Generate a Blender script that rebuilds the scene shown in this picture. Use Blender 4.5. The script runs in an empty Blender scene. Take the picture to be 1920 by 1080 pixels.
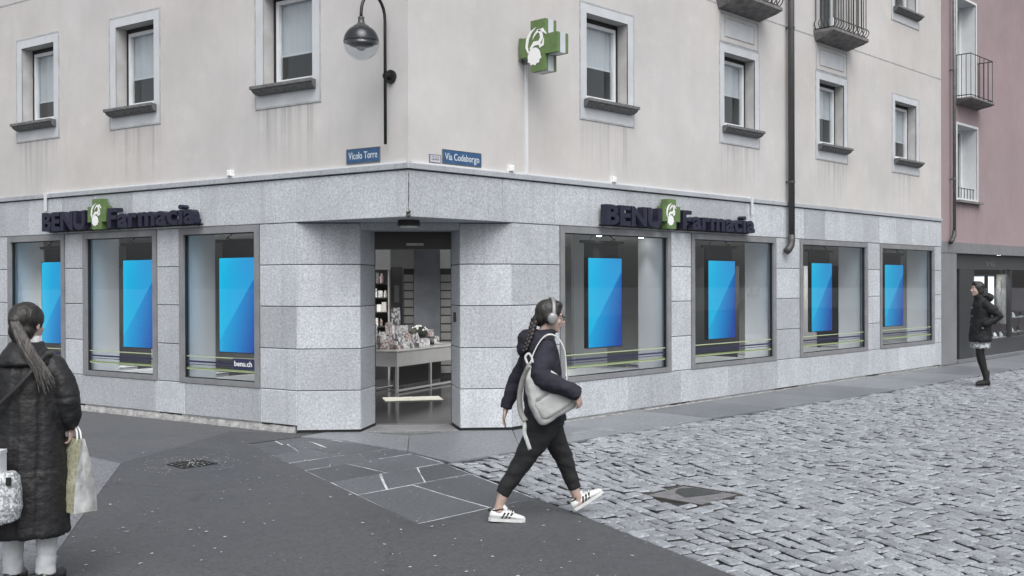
import bpy, bmesh, math, random
from mathutils import Vector, Matrix, noise
random.seed(7)
rad = math.radians
scene = bpy.context.scene
COL = scene.collection

# ------------------------------------------------------------------ camera
CAMX, CAMY, CAMZ = -7.343, -8.651, 1.75
cam_data = bpy.data.cameras.new('camera')
cam_data.sensor_width = 36.0
cam_data.lens = 1964.1 / 1920 * 36.0
cam_data.clip_end = 2000
cam = bpy.data.objects.new('camera', cam_data)
COL.objects.link(cam)
_yaw, _pitch, _roll = rad(45.948), rad(-0.269), rad(-0.191)
_f = Vector((math.sin(_yaw) * math.cos(_pitch), math.cos(_yaw) * math.cos(_pitch), math.sin(_pitch)))
_r = Vector((math.cos(_yaw), -math.sin(_yaw), 0))
_u = _r.cross(_f)
_r2 = _r * math.cos(_roll) + _u * math.sin(_roll)
_u2 = -_r * math.sin(_roll) + _u * math.cos(_roll)
_m = Matrix((_r2, _u2, -_f)).transposed().to_4x4()
_m.translation = (CAMX, CAMY, CAMZ)
cam.matrix_world = _m
scene.camera = cam

# ------------------------------------------------------------------ sky, sun, exposure (overcast day)
SUN_DIR = Vector((-0.40, -0.60, 0.95)).normalized()          # towards the sun
world = bpy.data.worlds.new('World')
scene.world = world
world.use_nodes = True
wn = world.node_tree
wn.nodes.clear()
sky = wn.nodes.new('ShaderNodeTexSky')
sky.sky_type = 'NISHITA'
sky.sun_disc = False
sky.sun_elevation = math.asin(SUN_DIR.z)
sky.sun_rotation = math.atan2(SUN_DIR.x, SUN_DIR.y)
sky.dust_density = 4.0
sky.air_density = 1.0
hs = wn.nodes.new('ShaderNodeHueSaturation')
hs.inputs['Saturation'].default_value = 0.22
bg = wn.nodes.new('ShaderNodeBackground')
bg.inputs['Strength'].default_value = 0.15
wo = wn.nodes.new('ShaderNodeOutputWorld')
wn.links.new(sky.outputs[0], hs.inputs['Color'])
wn.links.new(hs.outputs[0], bg.inputs['Color'])
wn.links.new(bg.outputs[0], wo.inputs[0])
sd = bpy.data.lights.new('sun', 'SUN')
sd.energy = 1.4
sd.angle = rad(50)
sd.color = (1.0, 0.97, 0.94)
sun = bpy.data.objects.new('sun', sd)
sun.rotation_euler = SUN_DIR.to_track_quat('Z', 'Y').to_euler()
sun.location = (0, 0, 30)
COL.objects.link(sun)
scene.view_settings.view_transform = 'Standard'
scene.view_settings.look = 'None'
scene.view_settings.exposure = 0.4
scene.view_settings.gamma = 1.0
scene.view_settings.use_curve_mapping = False
scene.cycles.max_bounces = 8
scene.cycles.transparent_max_bounces = 16

# ------------------------------------------------------------------ frames
ANG = rad(100)
UL = Vector((math.cos(ANG), math.sin(ANG), 0))
NL = Vector((-math.sin(ANG), math.cos(ANG), 0))
class Fr:
    def __init__(s, o, u, n): s.o, s.u, s.n = Vector(o), Vector(u), Vector(n)
    def __call__(s, u, d, z): return s.o + s.u * u + s.n * d + Vector((0, 0, z))
FR = Fr((0, 0, 0), (1, 0, 0), (0, -1, 0))            # right facade (u to the right, d outward)
FL = Fr((0, 0, 0), UL, NL)                           # left facade
CA = UL * 1.70                                       # splayed corner with the door
CB = Vector((1.60, 0, 0))
CDIR = (CB - CA).normalized()
CN = Vector((CDIR.y, -CDIR.x, 0))
if CN.dot(Vector((-1, -1, 0))) < 0: CN = -CN
FC = Fr(CA, CDIR, CN)
CLEN = (CB - CA).length
FW = Fr((0, 0, 0), (1, 0, 0), (0, 1, 0))             # plain world: (x, y, z)

# ------------------------------------------------------------------ mesh helpers
class MB:
    def __init__(s): s.v, s.f, s.uv = [], [], None
    def add(s, vs, fs):
        b = len(s.v); s.v += [Vector(v) for v in vs]; s.f += [[i + b for i in f] for f in fs]; return s
    def box(s, fr, u0, u1, d0, d1, z0, z1):
        vs = [fr(u, d, z) for z in (z0, z1) for d in (d0, d1) for u in (u0, u1)]
        return s.add(vs, [(0,1,3,2),(4,6,7,5),(0,4,5,1),(1,5,7,3),(3,7,6,2),(2,6,4,0)])
    def quad(s, a, b, c, d): return s.add([a, b, c, d], [(0,1,2,3)])
    def prism(s, pts, z0, z1):
        n = len(pts)
        vs = [Vector((p[0], p[1], z0)) for p in pts] + [Vector((p[0], p[1], z1)) for p in pts]
        return s.add(vs, [list(range(n))[::-1], list(range(n, 2*n))] + [(i, (i+1) % n, (i+1) % n + n, i + n) for i in range(n)])
    def tube(s, pts, r, n=8, cap=True, sy=1.0):
        pts = [Vector(p) for p in pts]
        rs = r if isinstance(r, (list, tuple)) else [r] * len(pts)
        rings = []; ref = None
        for i, p in enumerate(pts):
            t = (pts[min(i+1, len(pts)-1)] - pts[max(i-1, 0)]).normalized()
            if ref is None:
                ref = Vector((0, 0, 1)) if abs(t.z) < 0.9 else Vector((1, 0, 0))
            a = (ref - t * ref.dot(t)).normalized(); b = t.cross(a); ref = a
            rings.append([p + (a * math.cos(2*math.pi*k/n) + b * math.sin(2*math.pi*k/n) * sy) * rs[i] for k in range(n)])
        return s.rings(rings, cap)
    def rings(s, rings, cap=True):
        n = len(rings[0]); vs = [v for rg in rings for v in rg]; fs = []
        for i in range(len(rings) - 1):
            for k in range(n):
                fs.append((i*n+k, i*n+(k+1) % n, (i+1)*n+(k+1) % n, (i+1)*n+k))
        if cap: fs += [list(range(n))[::-1], list(range((len(rings)-1)*n, len(rings)*n))]
        return s.add(vs, fs)
    def stack(s, rs, n=20):                                   # horizontal ellipses (x, y, z, rx, ry)
        return s.rings([[Vector((x + rx*math.cos(2*math.pi*k/n), y + ry*math.sin(2*math.pi*k/n), z)) for k in range(n)] for x, y, z, rx, ry in rs])
    def lathe(s, c, prof, n=24):
        c = Vector(c)
        return s.rings([[c + Vector((r*math.cos(2*math.pi*k/n), r*math.sin(2*math.pi*k/n), z)) for k in range(n)] for r, z in prof])
    def ball(s, c, rx, ry=None, rz=None, rot=None, n=14, m=9):
        c = Vector(c); ry = ry or rx; rz = rz or rx; rings = []
        for i in range(m + 1):
            th = math.pi * (i + 0.0) / m; th = min(max(th, 0.06), math.pi - 0.06)
            rg = []
            for k in range(n):
                ph = 2*math.pi*k/n
                v = Vector((rx*math.sin(th)*math.cos(ph), ry*math.sin(th)*math.sin(ph), rz*math.cos(th)))
                if rot is not None: v = rot @ v
                rg.append(c + v)
            rings.append(rg)
        return s.rings(rings)
    def limb(s, pts, rs, n=14, flat=False):                               # closed tube with rounded ends
        pts = [Vector(p) for p in pts]
        a = (pts[0] - pts[1]).normalized(); b = (pts[-1] - pts[-2]).normalized()
        P = [pts[0] + a*rs[0]*0.85, pts[0] + a*rs[0]*0.5] + pts + [pts[-1] + b*rs[-1]*0.5, pts[-1] + b*rs[-1]*0.85]
        Rr = [rs[0]*0.3, rs[0]*0.8] + list(rs) + [rs[-1]*0.8, rs[-1]*0.3]
        if flat: P, Rr = P[:-2], Rr[:-2]
        return s.tube(P, Rr, n)

WLOC = {}
def empty(name, loc, rotz=0.0, parent=None, **props):
    o = bpy.data.objects.new(name, None); o.empty_display_size = 0.2
    o.location = loc; o.rotation_euler = (0, 0, rotz); COL.objects.link(o)
    for k, v in props.items(): o[k] = v
    WLOC[o.name] = Vector(loc)
    return o
def mk(name, mb, m, parent=None, smooth=False, local=False, recalc=True, **props):
    off = Vector((0, 0, 0))
    if parent is not None and not local:
        off = WLOC.get(parent.name, Vector((0, 0, 0)))
    me = bpy.data.meshes.new(name)
    if isinstance(mb, MB):
        me.from_pydata([tuple(v - off) for v in mb.v], [], mb.f)
        if recalc:
            bm = bmesh.new(); bm.from_mesh(me); bmesh.ops.recalc_face_normals(bm, faces=bm.faces); bm.to_mesh(me); bm.free()
        if mb.uv:
            uvl = me.uv_layers.new(name='UVMap')
            for i, l in enumerate(me.loops): uvl.data[i].uv = mb.uv[l.vertex_index]
    else: me = mb
    if m is not None: me.materials.append(m)
    if smooth:
        for p in me.polygons: p.use_smooth = True
    o = bpy.data.objects.new(name, me); COL.objects.link(o)
    if parent is not None: o.parent = parent
    WLOC[o.name] = off if not local else Vector((0, 0, 0))
    for k, v in props.items(): o[k] = v
    return o
def tag(o, label=None, category=None, group=None, kind=None):
    for k, v in (('label', label), ('category', category), ('group', group), ('kind', kind)):
        if v: o[k] = v
    return o
def slab(fr, u0, u1, d0, d1, z0, z1, bev=0.006):              # stone panel with a bevelled front
    mb = MB()
    b = [fr(u0, d0, z0), fr(u1, d0, z0), fr(u1, d0, z1), fr(u0, d0, z1)]
    e = [fr(u0, d1-bev, z0), fr(u1, d1-bev, z0), fr(u1, d1-bev, z1), fr(u0, d1-bev, z1)]
    f = [fr(u0+bev, d1, z0+bev), fr(u1-bev, d1, z0+bev), fr(u1-bev, d1, z1-bev), fr(u0+bev, d1, z1-bev)]
    fs = [(8,9,10,11)]
    for i in range(4):
        j = (i+1) % 4
        fs += [(i, j, 4+j, 4+i), (4+i, 4+j, 8+j, 8+i)]
    return mb.add(b + e + f, fs)
def blob(name, mb, m, parent, voxel=0.012, smooth=2, disp=None, **props):
    me = bpy.data.meshes.new('tmp'); me.from_pydata([tuple(v) for v in mb.v], [], mb.f)
    bm = bmesh.new(); bm.from_mesh(me); bmesh.ops.recalc_face_normals(bm, faces=bm.faces); bm.to_mesh(me); bm.free()
    o = bpy.data.objects.new('tmp', me); COL.objects.link(o)
    md = o.modifiers.new('r', 'REMESH'); md.mode = 'VOXEL'; md.voxel_size = voxel; md.adaptivity = 0
    dg = bpy.context.evaluated_depsgraph_get()
    em = bpy.data.meshes.new_from_object(o.evaluated_get(dg))
    bpy.data.objects.remove(o); bpy.data.meshes.remove(me)
    bm = bmesh.new(); bm.from_mesh(em)
    for _ in range(smooth): bmesh.ops.smooth_vert(bm, verts=bm.verts, factor=0.5, use_axis_x=True, use_axis_y=True, use_axis_z=True)
    if disp:
        bm.normal_update()
        dv = [(v, v.normal.copy() * disp(v.co, v.normal)) for v in bm.verts]
        for v, d in dv: v.co += d
    bm.to_mesh(em); bm.free()
    em.name = name
    return mk(name, em, m, parent, smooth=True, local=True, **props)

# ------------------------------------------------------------------ materials
def newmat(name):
    m = bpy.data.materials.new(name); m.use_nodes = True
    nt = m.node_tree
    return m, nt, nt.nodes['Principled BSDF']
def lk(nt, a, b): nt.links.new(a, b)
def nd(nt, t, **kw):
    n = nt.nodes.new(t)
    for k, v in kw.items(): setattr(n, k, v)
    return n
def ntex(nt, scale, detail=3, vec=None, rough=0.55):
    n = nd(nt, 'ShaderNodeTexNoise'); n.inputs['Scale'].default_value = scale; n.inputs['Detail'].default_value = detail; n.inputs['Roughness'].default_value = rough
    if vec is not None: lk(nt, vec, n.inputs['Vector'])
    return n
def ramp(nt, src, lo, hi, a=0.0, b=1.0):
    n = nd(nt, 'ShaderNodeMapRange'); n.inputs['From Min'].default_value = lo; n.inputs['From Max'].default_value = hi
    n.inputs['To Min'].default_value = a; n.inputs['To Max'].default_value = b
    lk(nt, src, n.inputs['Value']); return n.outputs[0]
def math_(nt, op, a, b):
    n = nd(nt, 'ShaderNodeMath', operation=op)
    for i, x in enumerate((a, b)):
        if hasattr(x, 'is_output'): lk(nt, x, n.inputs[i])
        else: n.inputs[i].default_value = x
    return n.outputs[0]
def mixc(nt, fac, a, b, mode='MIX'):
    n = nd(nt, 'ShaderNodeMix', data_type='RGBA', blend_type=mode)
    if hasattr(fac, 'is_output'): lk(nt, fac, n.inputs[0])
    else: n.inputs[0].default_value = fac
    for i, x in ((6, a), (7, b)):
        if hasattr(x, 'is_output'): lk(nt, x, n.inputs[i])
        else: n.inputs[i].default_value = (*x, 1) if len(x) == 3 else x
    return n.outputs[2]
def scalev(nt, sx, sy, sz, src='Object'):
    tc = nd(nt, 'ShaderNodeTexCoord'); mp = nd(nt, 'ShaderNodeMapping')
    mp.inputs['Scale'].default_value = (sx, sy, sz); lk(nt, tc.outputs[src], mp.inputs['Vector']); return mp.outputs[0]
def bump(nt, bs, h, strength=0.3, dist=0.01):
    b = nd(nt, 'ShaderNodeBump'); b.inputs['Strength'].default_value = strength; b.inputs['Distance'].default_value = dist
    lk(nt, h, b.inputs['Height']); lk(nt, b.outputs[0], bs.inputs['Normal'])
def mul(c, k): return tuple(min(1, x * k) for x in c)
def M(name, c, rough=0.6, var=0.12, scale=6, bmp=0.0, bscale=60, metal=0.0, spec=0.5, rnd=0.0, stretch=(1, 1, 1), dist=0.004):
    m, nt, bs = newmat(name)
    v = scalev(nt, *stretch)
    n1 = ntex(nt, scale, 4, v)
    col = mixc(nt, ramp(nt, n1.outputs[0], 0.3, 0.7), mul(c, 1 - var), mul(c, 1 + var))
    if rnd:
        oi = nd(nt, 'ShaderNodeObjectInfo'); k = ramp(nt, oi.outputs['Random'], 0, 1, 1 - rnd, 1 + rnd)
        cc = nd(nt, 'ShaderNodeCombineColor'); [lk(nt, k, cc.inputs[i]) for i in range(3)]
        col = mixc(nt, 1.0, col, cc.outputs[0], 'MULTIPLY')
    lk(nt, col, bs.inputs['Base Color'])
    bs.inputs['Roughness'].default_value = rough; bs.inputs['Metallic'].default_value = metal
    bs.inputs['Specular IOR Level'].default_value = spec
    if bmp:
        n2 = ntex(nt, bscale, 4, v); bump(nt, bs, n2.outputs[0], bmp, dist)
    return m
def emis(name, c, s):
    m, nt, bs = newmat(name); bs.inputs['Base Color'].default_value = (*c, 1); bs.inputs['Emission Color'].default_value = (*c, 1); bs.inputs['Emission Strength'].default_value = s
    return m
def granite(name, c=(0.46, 0.487, 0.52), contrast=0.38, scale=46, rough=0.6, rnd=0.16, streak=0.38):
    m, nt, bs = newmat(name)
    v = scalev(nt, 1, 1, 1)
    a = ntex(nt, scale, 5, v, 0.7)
    b = ntex(nt, scale * 3.1, 3, v, 0.6)
    s = math_(nt, 'ADD', math_(nt, 'MULTIPLY', a.outputs[0], 0.65), math_(nt, 'MULTIPLY', b.outputs[0], 0.35))
    col = mixc(nt, ramp(nt, s, 0.38, 0.62), mul(c, 1 - contrast), mul(c, 1 + contrast * 0.8))
    big = ntex(nt, 1.6, 4, v)
    col = mixc(nt, ramp(nt, big.outputs[0], 0.38, 0.72, 0, 0.36), col, mul(c, 0.6))
    vs = scalev(nt, 9, 9, 0.5); st = ntex(nt, 1.0, 4, vs)
    col = mixc(nt, ramp(nt, st.outputs[0], 0.55, 0.8, 0, streak), col, mul(c, 0.45))
    oi = nd(nt, 'ShaderNodeObjectInfo'); k = ramp(nt, oi.outputs['Random'], 0, 1, 1 - rnd, 1 + rnd)
    cc = nd(nt, 'ShaderNodeCombineColor'); [lk(nt, k, cc.inputs[i]) for i in range(3)]
    col = mixc(nt, 1.0, col, cc.outputs[0], 'MULTIPLY')
    lk(nt, col, bs.inputs['Base Color'])
    bs.inputs['Roughness'].default_value = rough
    bump(nt, bs, s, 0.35, 0.004)
    return m
def plaster(name, c, stain=True):
    m, nt, bs = newmat(name)
    v = scalev(nt, 1, 1, 1)
    a = ntex(nt, 0.9, 6, v, 0.62); b = ntex(nt, 4.0, 5, v, 0.6)
    col = mixc(nt, ramp(nt, a.outputs[0], 0.3, 0.72), mul(c, 0.86), mul(c, 1.06))
    col = mixc(nt, ramp(nt, b.outputs[0], 0.35, 0.8, 0, 0.35), col, mul(c, 0.88))
    vs = scalev(nt, 5, 5, 0.9); st = ntex(nt, 1.0, 5, vs, 0.65)
    col = mixc(nt, ramp(nt, st.outputs[0], 0.5, 0.75, 0, 0.22), col, mul(c, 0.72))
    e = ntex(nt, 2.3, 6, v, 0.7)
    col = mixc(nt, ramp(nt, e.outputs[0], 0.56, 0.72, 0, 0.35), col, mul(c, 1.16))
    w = ntex(nt, 0.35, 3, v)
    col = mixc(nt, ramp(nt, w.outputs[0], 0.4, 0.62, 0, 0.5), col, mixc(nt, 1.0, col, (1.03, 0.985, 0.95), 'MULTIPLY'))
    if stain:
        at = nd(nt, 'ShaderNodeAttribute', attribute_name='stain')
        vs2 = scalev(nt, 17, 17, 0.35); s2 = ntex(nt, 1.0, 4, vs2, 0.6)
        k = math_(nt, 'MULTIPLY', ramp(nt, s2.outputs[0], 0.47, 0.70), at.outputs['Fac'])
        col = mixc(nt, math_(nt, 'MULTIPLY', k, 0.75), col, mul(c, 0.42))
    lk(nt, col, bs.inputs['Base Color'])
    bs.inputs['Roughness'].default_value = 0.85; bs.inputs['Specular IOR Level'].default_value = 0.25
    n2 = ntex(nt, 120, 4, v); n3 = ntex(nt, 8, 4, v)
    bump(nt, bs, math_(nt, 'ADD', n2.outputs[0], math_(nt, 'MULTIPLY', n3.outputs[0], 2.0)), 0.25, 0.004)
    return m
def glassmat(name, tint=(0.93, 0.95, 0.96), rough=0.01):
    m = bpy.data.materials.new(name); m.use_nodes = True; nt = m.node_tree; nt.nodes.clear()
    o = nd(nt, 'ShaderNodeOutputMaterial'); t = nd(nt, 'ShaderNodeBsdfTransparent'); t.inputs[0].default_value = (*tint, 1)
    g = nd(nt, 'ShaderNodeBsdfGlossy'); g.inputs['Roughness'].default_value = rough; g.inputs['Color'].default_value = (1, 1, 1, 1)
    lw = nd(nt, 'ShaderNodeLayerWeight'); lw.inputs['Blend'].default_value = 0.5; fr = nd(nt, 'ShaderNodeMath', operation='POWER'); lk(nt, lw.outputs['Facing'], fr.inputs[0]); fr.inputs[1].default_value = 4.5
    fr = nd(nt, 'ShaderNodeMapRange'); lk(nt, math_(nt, 'POWER', lw.outputs['Facing'], 4.5), fr.inputs['Value']); fr.inputs['To Min'].default_value = 0.045; fr.inputs['To Max'].default_value = 0.95
    mx = nd(nt, 'ShaderNodeMixShader'); lk(nt, fr.outputs[0], mx.inputs[0]); lk(nt, t.outputs[0], mx.inputs[1]); lk(nt, g.outputs[0], mx.inputs[2]); lk(nt, mx.outputs[0], o.inputs[0])
    return m
MT = {}
MT['granite'] = granite('granite')
MT['granite_cap'] = granite('granite_cap', (0.375, 0.40, 0.428), 0.3, rnd=0.05)
MT['granite_dark'] = granite('granite_old', (0.20, 0.205, 0.215), 0.4, rnd=0.06, streak=0.5)
MT['granite_pave'] = granite('granite_pavement', (0.175, 0.187, 0.204), 0.4, scale=26, rough=0.45, rnd=0.2, streak=0.0)
MT['mortar'] = M('mortar', (0.30, 0.30, 0.30), 0.9, 0.35, 14, 0.8, 30, dist=0.02)
MT['joint'] = M('joint', (0.05, 0.052, 0.055), 0.9, 0.1)
MT['plaster'] = plaster('plaster_cream', (0.525, 0.52, 0.517))
MT['pink'] = plaster('plaster_pink', (0.315, 0.253, 0.27))
MT['surround'] = M('painted_surround', (0.495, 0.515, 0.54), 0.8, 0.08, 3, 0.15, 90)
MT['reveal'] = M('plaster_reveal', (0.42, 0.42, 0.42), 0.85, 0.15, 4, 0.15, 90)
MT['line'] = M('painted_line', (0.385, 0.40, 0.415), 0.85, 0.2, 9)
MT['sill'] = M('sill_stone', (0.135, 0.138, 0.142), 0.8, 0.35, 22, 0.5, 60)
MT['darkframe'] = M('window_frame_dark', (0.018, 0.019, 0.02), 0.5, 0.1)
MT['white'] = M('white_paint', (0.62, 0.64, 0.66), 0.45, 0.05, 5)
MT['blind'] = M('blind_fabric', (0.50, 0.52, 0.54), 0.8, 0.06, 30, stretch=(1, 1, 0.1))
MT['metal'] = M('shop_frame_metal', (0.225, 0.232, 0.245), 0.5, 0.14, 5, 0.08, 40, metal=0.15)
MT['black'] = M('black_metal', (0.012, 0.012, 0.013), 0.45, 0.2, 9)
MT['iron'] = M('wrought_iron', (0.025, 0.026, 0.028), 0.6, 0.3, 20, 0.3, 120)
MT['pipe'] = M('downpipe_paint', (0.055, 0.055, 0.058), 0.45, 0.15, 4)
MT['zinc'] = M('zinc_pipe', (0.17, 0.18, 0.18), 0.45, 0.2, 8, metal=0.5)
MT['concrete'] = M('balcony_concrete', (0.17, 0.165, 0.165), 0.85, 0.35, 8, 0.4, 50)
MT['glass'] = glassmat('window_glass')
MT['navy'] = M('navy_letter', (0.014, 0.014, 0.034), 0.42, 0.15, 12, 0.0)
MT['navyfilm'] = M('navy_film', (0.03, 0.03, 0.085), 0.4, 0.1)
MT['green'] = M('sign_green', (0.105, 0.175, 0.060), 0.4, 0.14, 14)
MT['greenfilm'] = M('green_film', (0.21, 0.28, 0.125), 0.4, 0.1)
MT['sgreen'] = M('pale_green_film', (0.42, 0.48, 0.31), 0.4, 0.06)
MT['signwhite'] = M('sign_white', (0.78, 0.79, 0.80), 0.4, 0.03)
MT['enamel'] = M('blue_enamel', (0.030, 0.085, 0.19), 0.3, 0.25, 18)
MT['enamel_txt'] = M('enamel_text', (0.50, 0.55, 0.60), 0.4, 0.25, 60)
MT['plate'] = M('white_enamel', (0.50, 0.51, 0.53), 0.4, 0.15, 30)
MT['plate_txt'] = M('plate_text', (0.14, 0.13, 0.22), 0.4, 0.1)
MT['panelwhite'] = M('display_white', (0.70, 0.715, 0.73), 0.6, 0.03, 2)
MT['roomgrey'] = M('room_wall', (0.50, 0.505, 0.50), 0.7, 0.06, 2)
MT['roomwhite'] = M('room_ceiling', (0.60, 0.605, 0.60), 0.8, 0.03, 2)
MT['columng'] = M('column_grey', (0.115, 0.125, 0.145), 0.55, 0.2, 3)
MT['floor'] = M('shop_floor', (0.045, 0.047, 0.05), 0.12, 0.2, 5)
MT['cabinet'] = M('cabinet', (0.32, 0.32, 0.315), 0.5, 0.06, 3)
MT['cabdark'] = M('cabinet_dark', (0.045, 0.046, 0.05), 0.5, 0.1, 3)
MT['counter'] = M('counter_laminate', (0.31, 0.315, 0.32), 0.35, 0.05, 4)
# ------------------------------------------------------------------ ground
def asphalt(name, c, speck=0.25, patchy=0.25, rough=0.55, scale=160):
    m, nt, bs = newmat(name)
    v = scalev(nt, 1, 1, 1)
    a = ntex(nt, scale, 3, v, 0.7); b = ntex(nt, 1.1, 5, v, 0.6); d = ntex(nt, 34, 4, v, 0.65)
    col = mixc(nt, ramp(nt, a.outputs[0], 0.35, 0.68), mul(c, 1 - speck), mul(c, 1 + speck * 1.4))
    col = mixc(nt, ramp(nt, d.outputs[0], 0.46, 0.62, 0, 0.65), col, mul(c, 1.55))
    d2 = ntex(nt, 27, 4, v, 0.7)
    col = mixc(nt, ramp(nt, d2.outputs[0], 0.5, 0.64, 0, 0.6), col, mul(c, 0.55))
    col = mixc(nt, ramp(nt, b.outputs[0], 0.38, 0.68, 0, patchy), col, mul(c, 0.6))
    g_ = ntex(nt, 11, 6, v, 0.75)
    col = mixc(nt, ramp(nt, g_.outputs[0], 0.42, 0.62, 0, 0.5), col, mul(c, 1.3))
    vc = nd(nt, 'ShaderNodeTexVoronoi'); vc.feature = 'DISTANCE_TO_EDGE'; vc.inputs['Scale'].default_value = 0.42
    wp = nd(nt, 'ShaderNodeVectorMath', operation='ADD'); lk(nt, v, wp.inputs[0]); sc_ = nd(nt, 'ShaderNodeVectorMath', operation='SCALE'); lk(nt, ntex(nt, 2.2, 5, v, 0.7).outputs[1], sc_.inputs[0]); sc_.inputs['Scale'].default_value = 0.9; lk(nt, sc_.outputs[0], wp.inputs[1]); lk(nt, wp.outputs[0], vc.inputs['Vector'])
    crk = math_(nt, 'MULTIPLY', ramp(nt, vc.outputs['Distance'], 0.0, 0.006, 1, 0), ramp(nt, ntex(nt, 0.8, 2, v).outputs[0], 0.5, 0.6, 0, 0.7))
    col = mixc(nt, crk, col, mul(c, 0.3))
    lk(nt, col, bs.inputs['Base Color'])
    lk(nt, ramp(nt, b.outputs[0], 0.35, 0.7, rough + 0.12, rough - 0.14), bs.inputs['Roughness'])
    bs.inputs['Specular IOR Level'].default_value = 0.4
    bump(nt, bs, math_(nt, 'ADD', a.outputs[0], d.outputs[0]), 0.4, 0.004)
    return m
MT['asphalt'] = asphalt('asphalt_fresh', (0.064, 0.067, 0.073), 0.45, 0.4, 0.6, 90)
MT['asphalt_old'] = asphalt('asphalt_old', (0.083, 0.086, 0.092), 0.35, 0.3, 0.6, 130)
MT['patch'] = asphalt('gravel_patch', (0.14, 0.145, 0.16), 0.6, 0.1, 0.7, 55)
MT['groundm'] = asphalt('ground_far', (0.08, 0.083, 0.09), 0.3, 0.3, 0.6, 90)
MT['flag'] = granite('flagstone', (0.092, 0.099, 0.110), 0.42, scale=30, rough=0.58, rnd=0.22, streak=0.0)
MT['flag_mortar'] = M('flag_mortar', (0.42, 0.44, 0.46), 0.9, 0.55, 5, 0.4, 60)
def cobblemat(name, bed=False):
    m, nt, bs = newmat(name)
    v = scalev(nt, 1, 1, 1)
    a = ntex(nt, 48, 6, v, 0.8); b = ntex(nt, 0.7, 4, v)
    c = (0.258, 0.275, 0.30)
    col = mixc(nt, ramp(nt, a.outputs[0], 0.38, 0.62), mul(c, 0.58), mul(c, 1.4))
    col = mixc(nt, ramp(nt, b.outputs[0], 0.35, 0.7, 0, 0.25), col, mul(c, 0.65))
    at = nd(nt, 'ShaderNodeAttribute', attribute_name='rnd')
    k = ramp(nt, at.outputs['Fac'], 0, 1, 0.78, 1.2)
    cc = nd(nt, 'ShaderNodeCombineColor'); [lk(nt, k, cc.inputs[i]) for i in range(3)]
    col = mixc(nt, 1.0, col, cc.outputs[0], 'MULTIPLY')
    lk(nt, col, bs.inputs['Base Color'])
    lk(nt, ramp(nt, a.outputs[0], 0.3, 0.7, 0.34, 0.62), bs.inputs['Roughness'])
    bs.inputs['Specular IOR Level'].default_value = 0.45
    bump(nt, bs, a.outputs[0], 0.55, 0.008)
    return m
MT['cobble'] = cobblemat('cobblestone')
MT['cobble_bed'] = M('cobble_joint_sand', (0.026, 0.027, 0.029), 0.85, 0.4, 60, 0.8, 90, dist=0.01)

def poly_sheet(name, pts, z, m, **kw):
    mb = MB(); mb.add([Vector((p[0], p[1], z)) for p in pts], [list(range(len(pts)))])
    o = mk(name, mb, m, recalc=False, **kw)
    if o.data.polygons[0].normal.z < 0: o.data.flip_normals()
    return o
# far sheet, then the surfaces laid on it
poly_sheet('ground', [(-300, -300), (300, -300), (300, 300), (-300, 300)], -0.06, MT['groundm'], kind='structure')
B0 = Vector((-0.36, -0.98)); BE = Vector((-0.340, -0.940)).normalized(); BQ = Vector((-BE.y, BE.x))   # cobble edge and its normal
if BQ.x < 0: BQ = -BQ
ce = B0 + BE * 9.5
# asphalt lies left of the cobbles and round the flagstones
asph = [(-0.44, 1.415), (-0.05, 1.49), (-0.30, 1.70), (-0.72, 2.42), (-2.67, 1.21), (-4.9, -2.4), (-9.0, -9.0), (-16, -20), (ce.x - 3.9, -20), (ce.x, ce.y), (-1.085, -2.855), (-2.35, -2.865), (-1.12, 1.40)]
poly_sheet('asphalt_road', asph, 0.0, MT['asphalt'], kind='structure')
# older asphalt of the side lane
lane = [(-0.30, 1.70), (-0.72, 2.42), (-2.67, 1.21), (-4.9, -2.4), (-9.0, -9.0), (-16, -20), (-40, -20), (-40, 40), (UL.x*40 + 0.3, UL.y*40)]
poly_sheet('side_lane', [(p[0], p[1]) for p in lane[:1] + lane[1:]], -0.004, MT['asphalt_old'], kind='structure')
patch = [(-2.70, 1.95), (-2.66, 1.20), (-4.05, -1.02), (-4.75, -2.16), (-5.9, -2.2), (-4.5, 1.0)]
poly_sheet('gravel_patch', patch, 0.003, MT['patch'], kind='structure')

# flagstones
fl_left = lambda y: -1.125 + (1.385 - y) / (1.385 + 2.86) * (-2.345 + 1.125)
def fl_right(y):
    P = [(1.40, -0.42), (0.9, -0.30), (-0.36, -0.31), (-0.98, -0.44), (-1.35, -0.575), (-2.86, -1.09)]
    for (y0, x0), (y1, x1) in zip(P, P[1:]):
        if y <= y0 and y >= y1: return x0 + (y - y0) / (y1 - y0) * (x1 - x0)
    return P[-1][1]
fs = empty('flagstone_path', (-1.2, -0.7, 0), kind='structure')
ys = [1.385, 1.06, 0.56, 0.02, -0.42, -1.08, -1.69, -2.855]
pts = [(fl_left(y), y) for y in ys] + [(fl_right(y), y) for y in (-2.855, -1.69, -1.35, -0.98, -0.42, 0.56, 0.9, 1.385)]
mb = MB(); mb.add([Vector((p[0], p[1], -0.0025)) for p in pts], [list(range(len(pts)))]); mk('mortar_bed', mb, MT['flag_mortar'], fs)
splits = [[0.42], [0.36, 0.7], [0.5], [0.3, 0.62], [0.42, 0.72], [0.33, 0.66], [0.52]]
slant = [0.1, 0.12, -0.08, 0.15, -0.1, 0.16, -0.14]
rf = random.Random(3)
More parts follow.
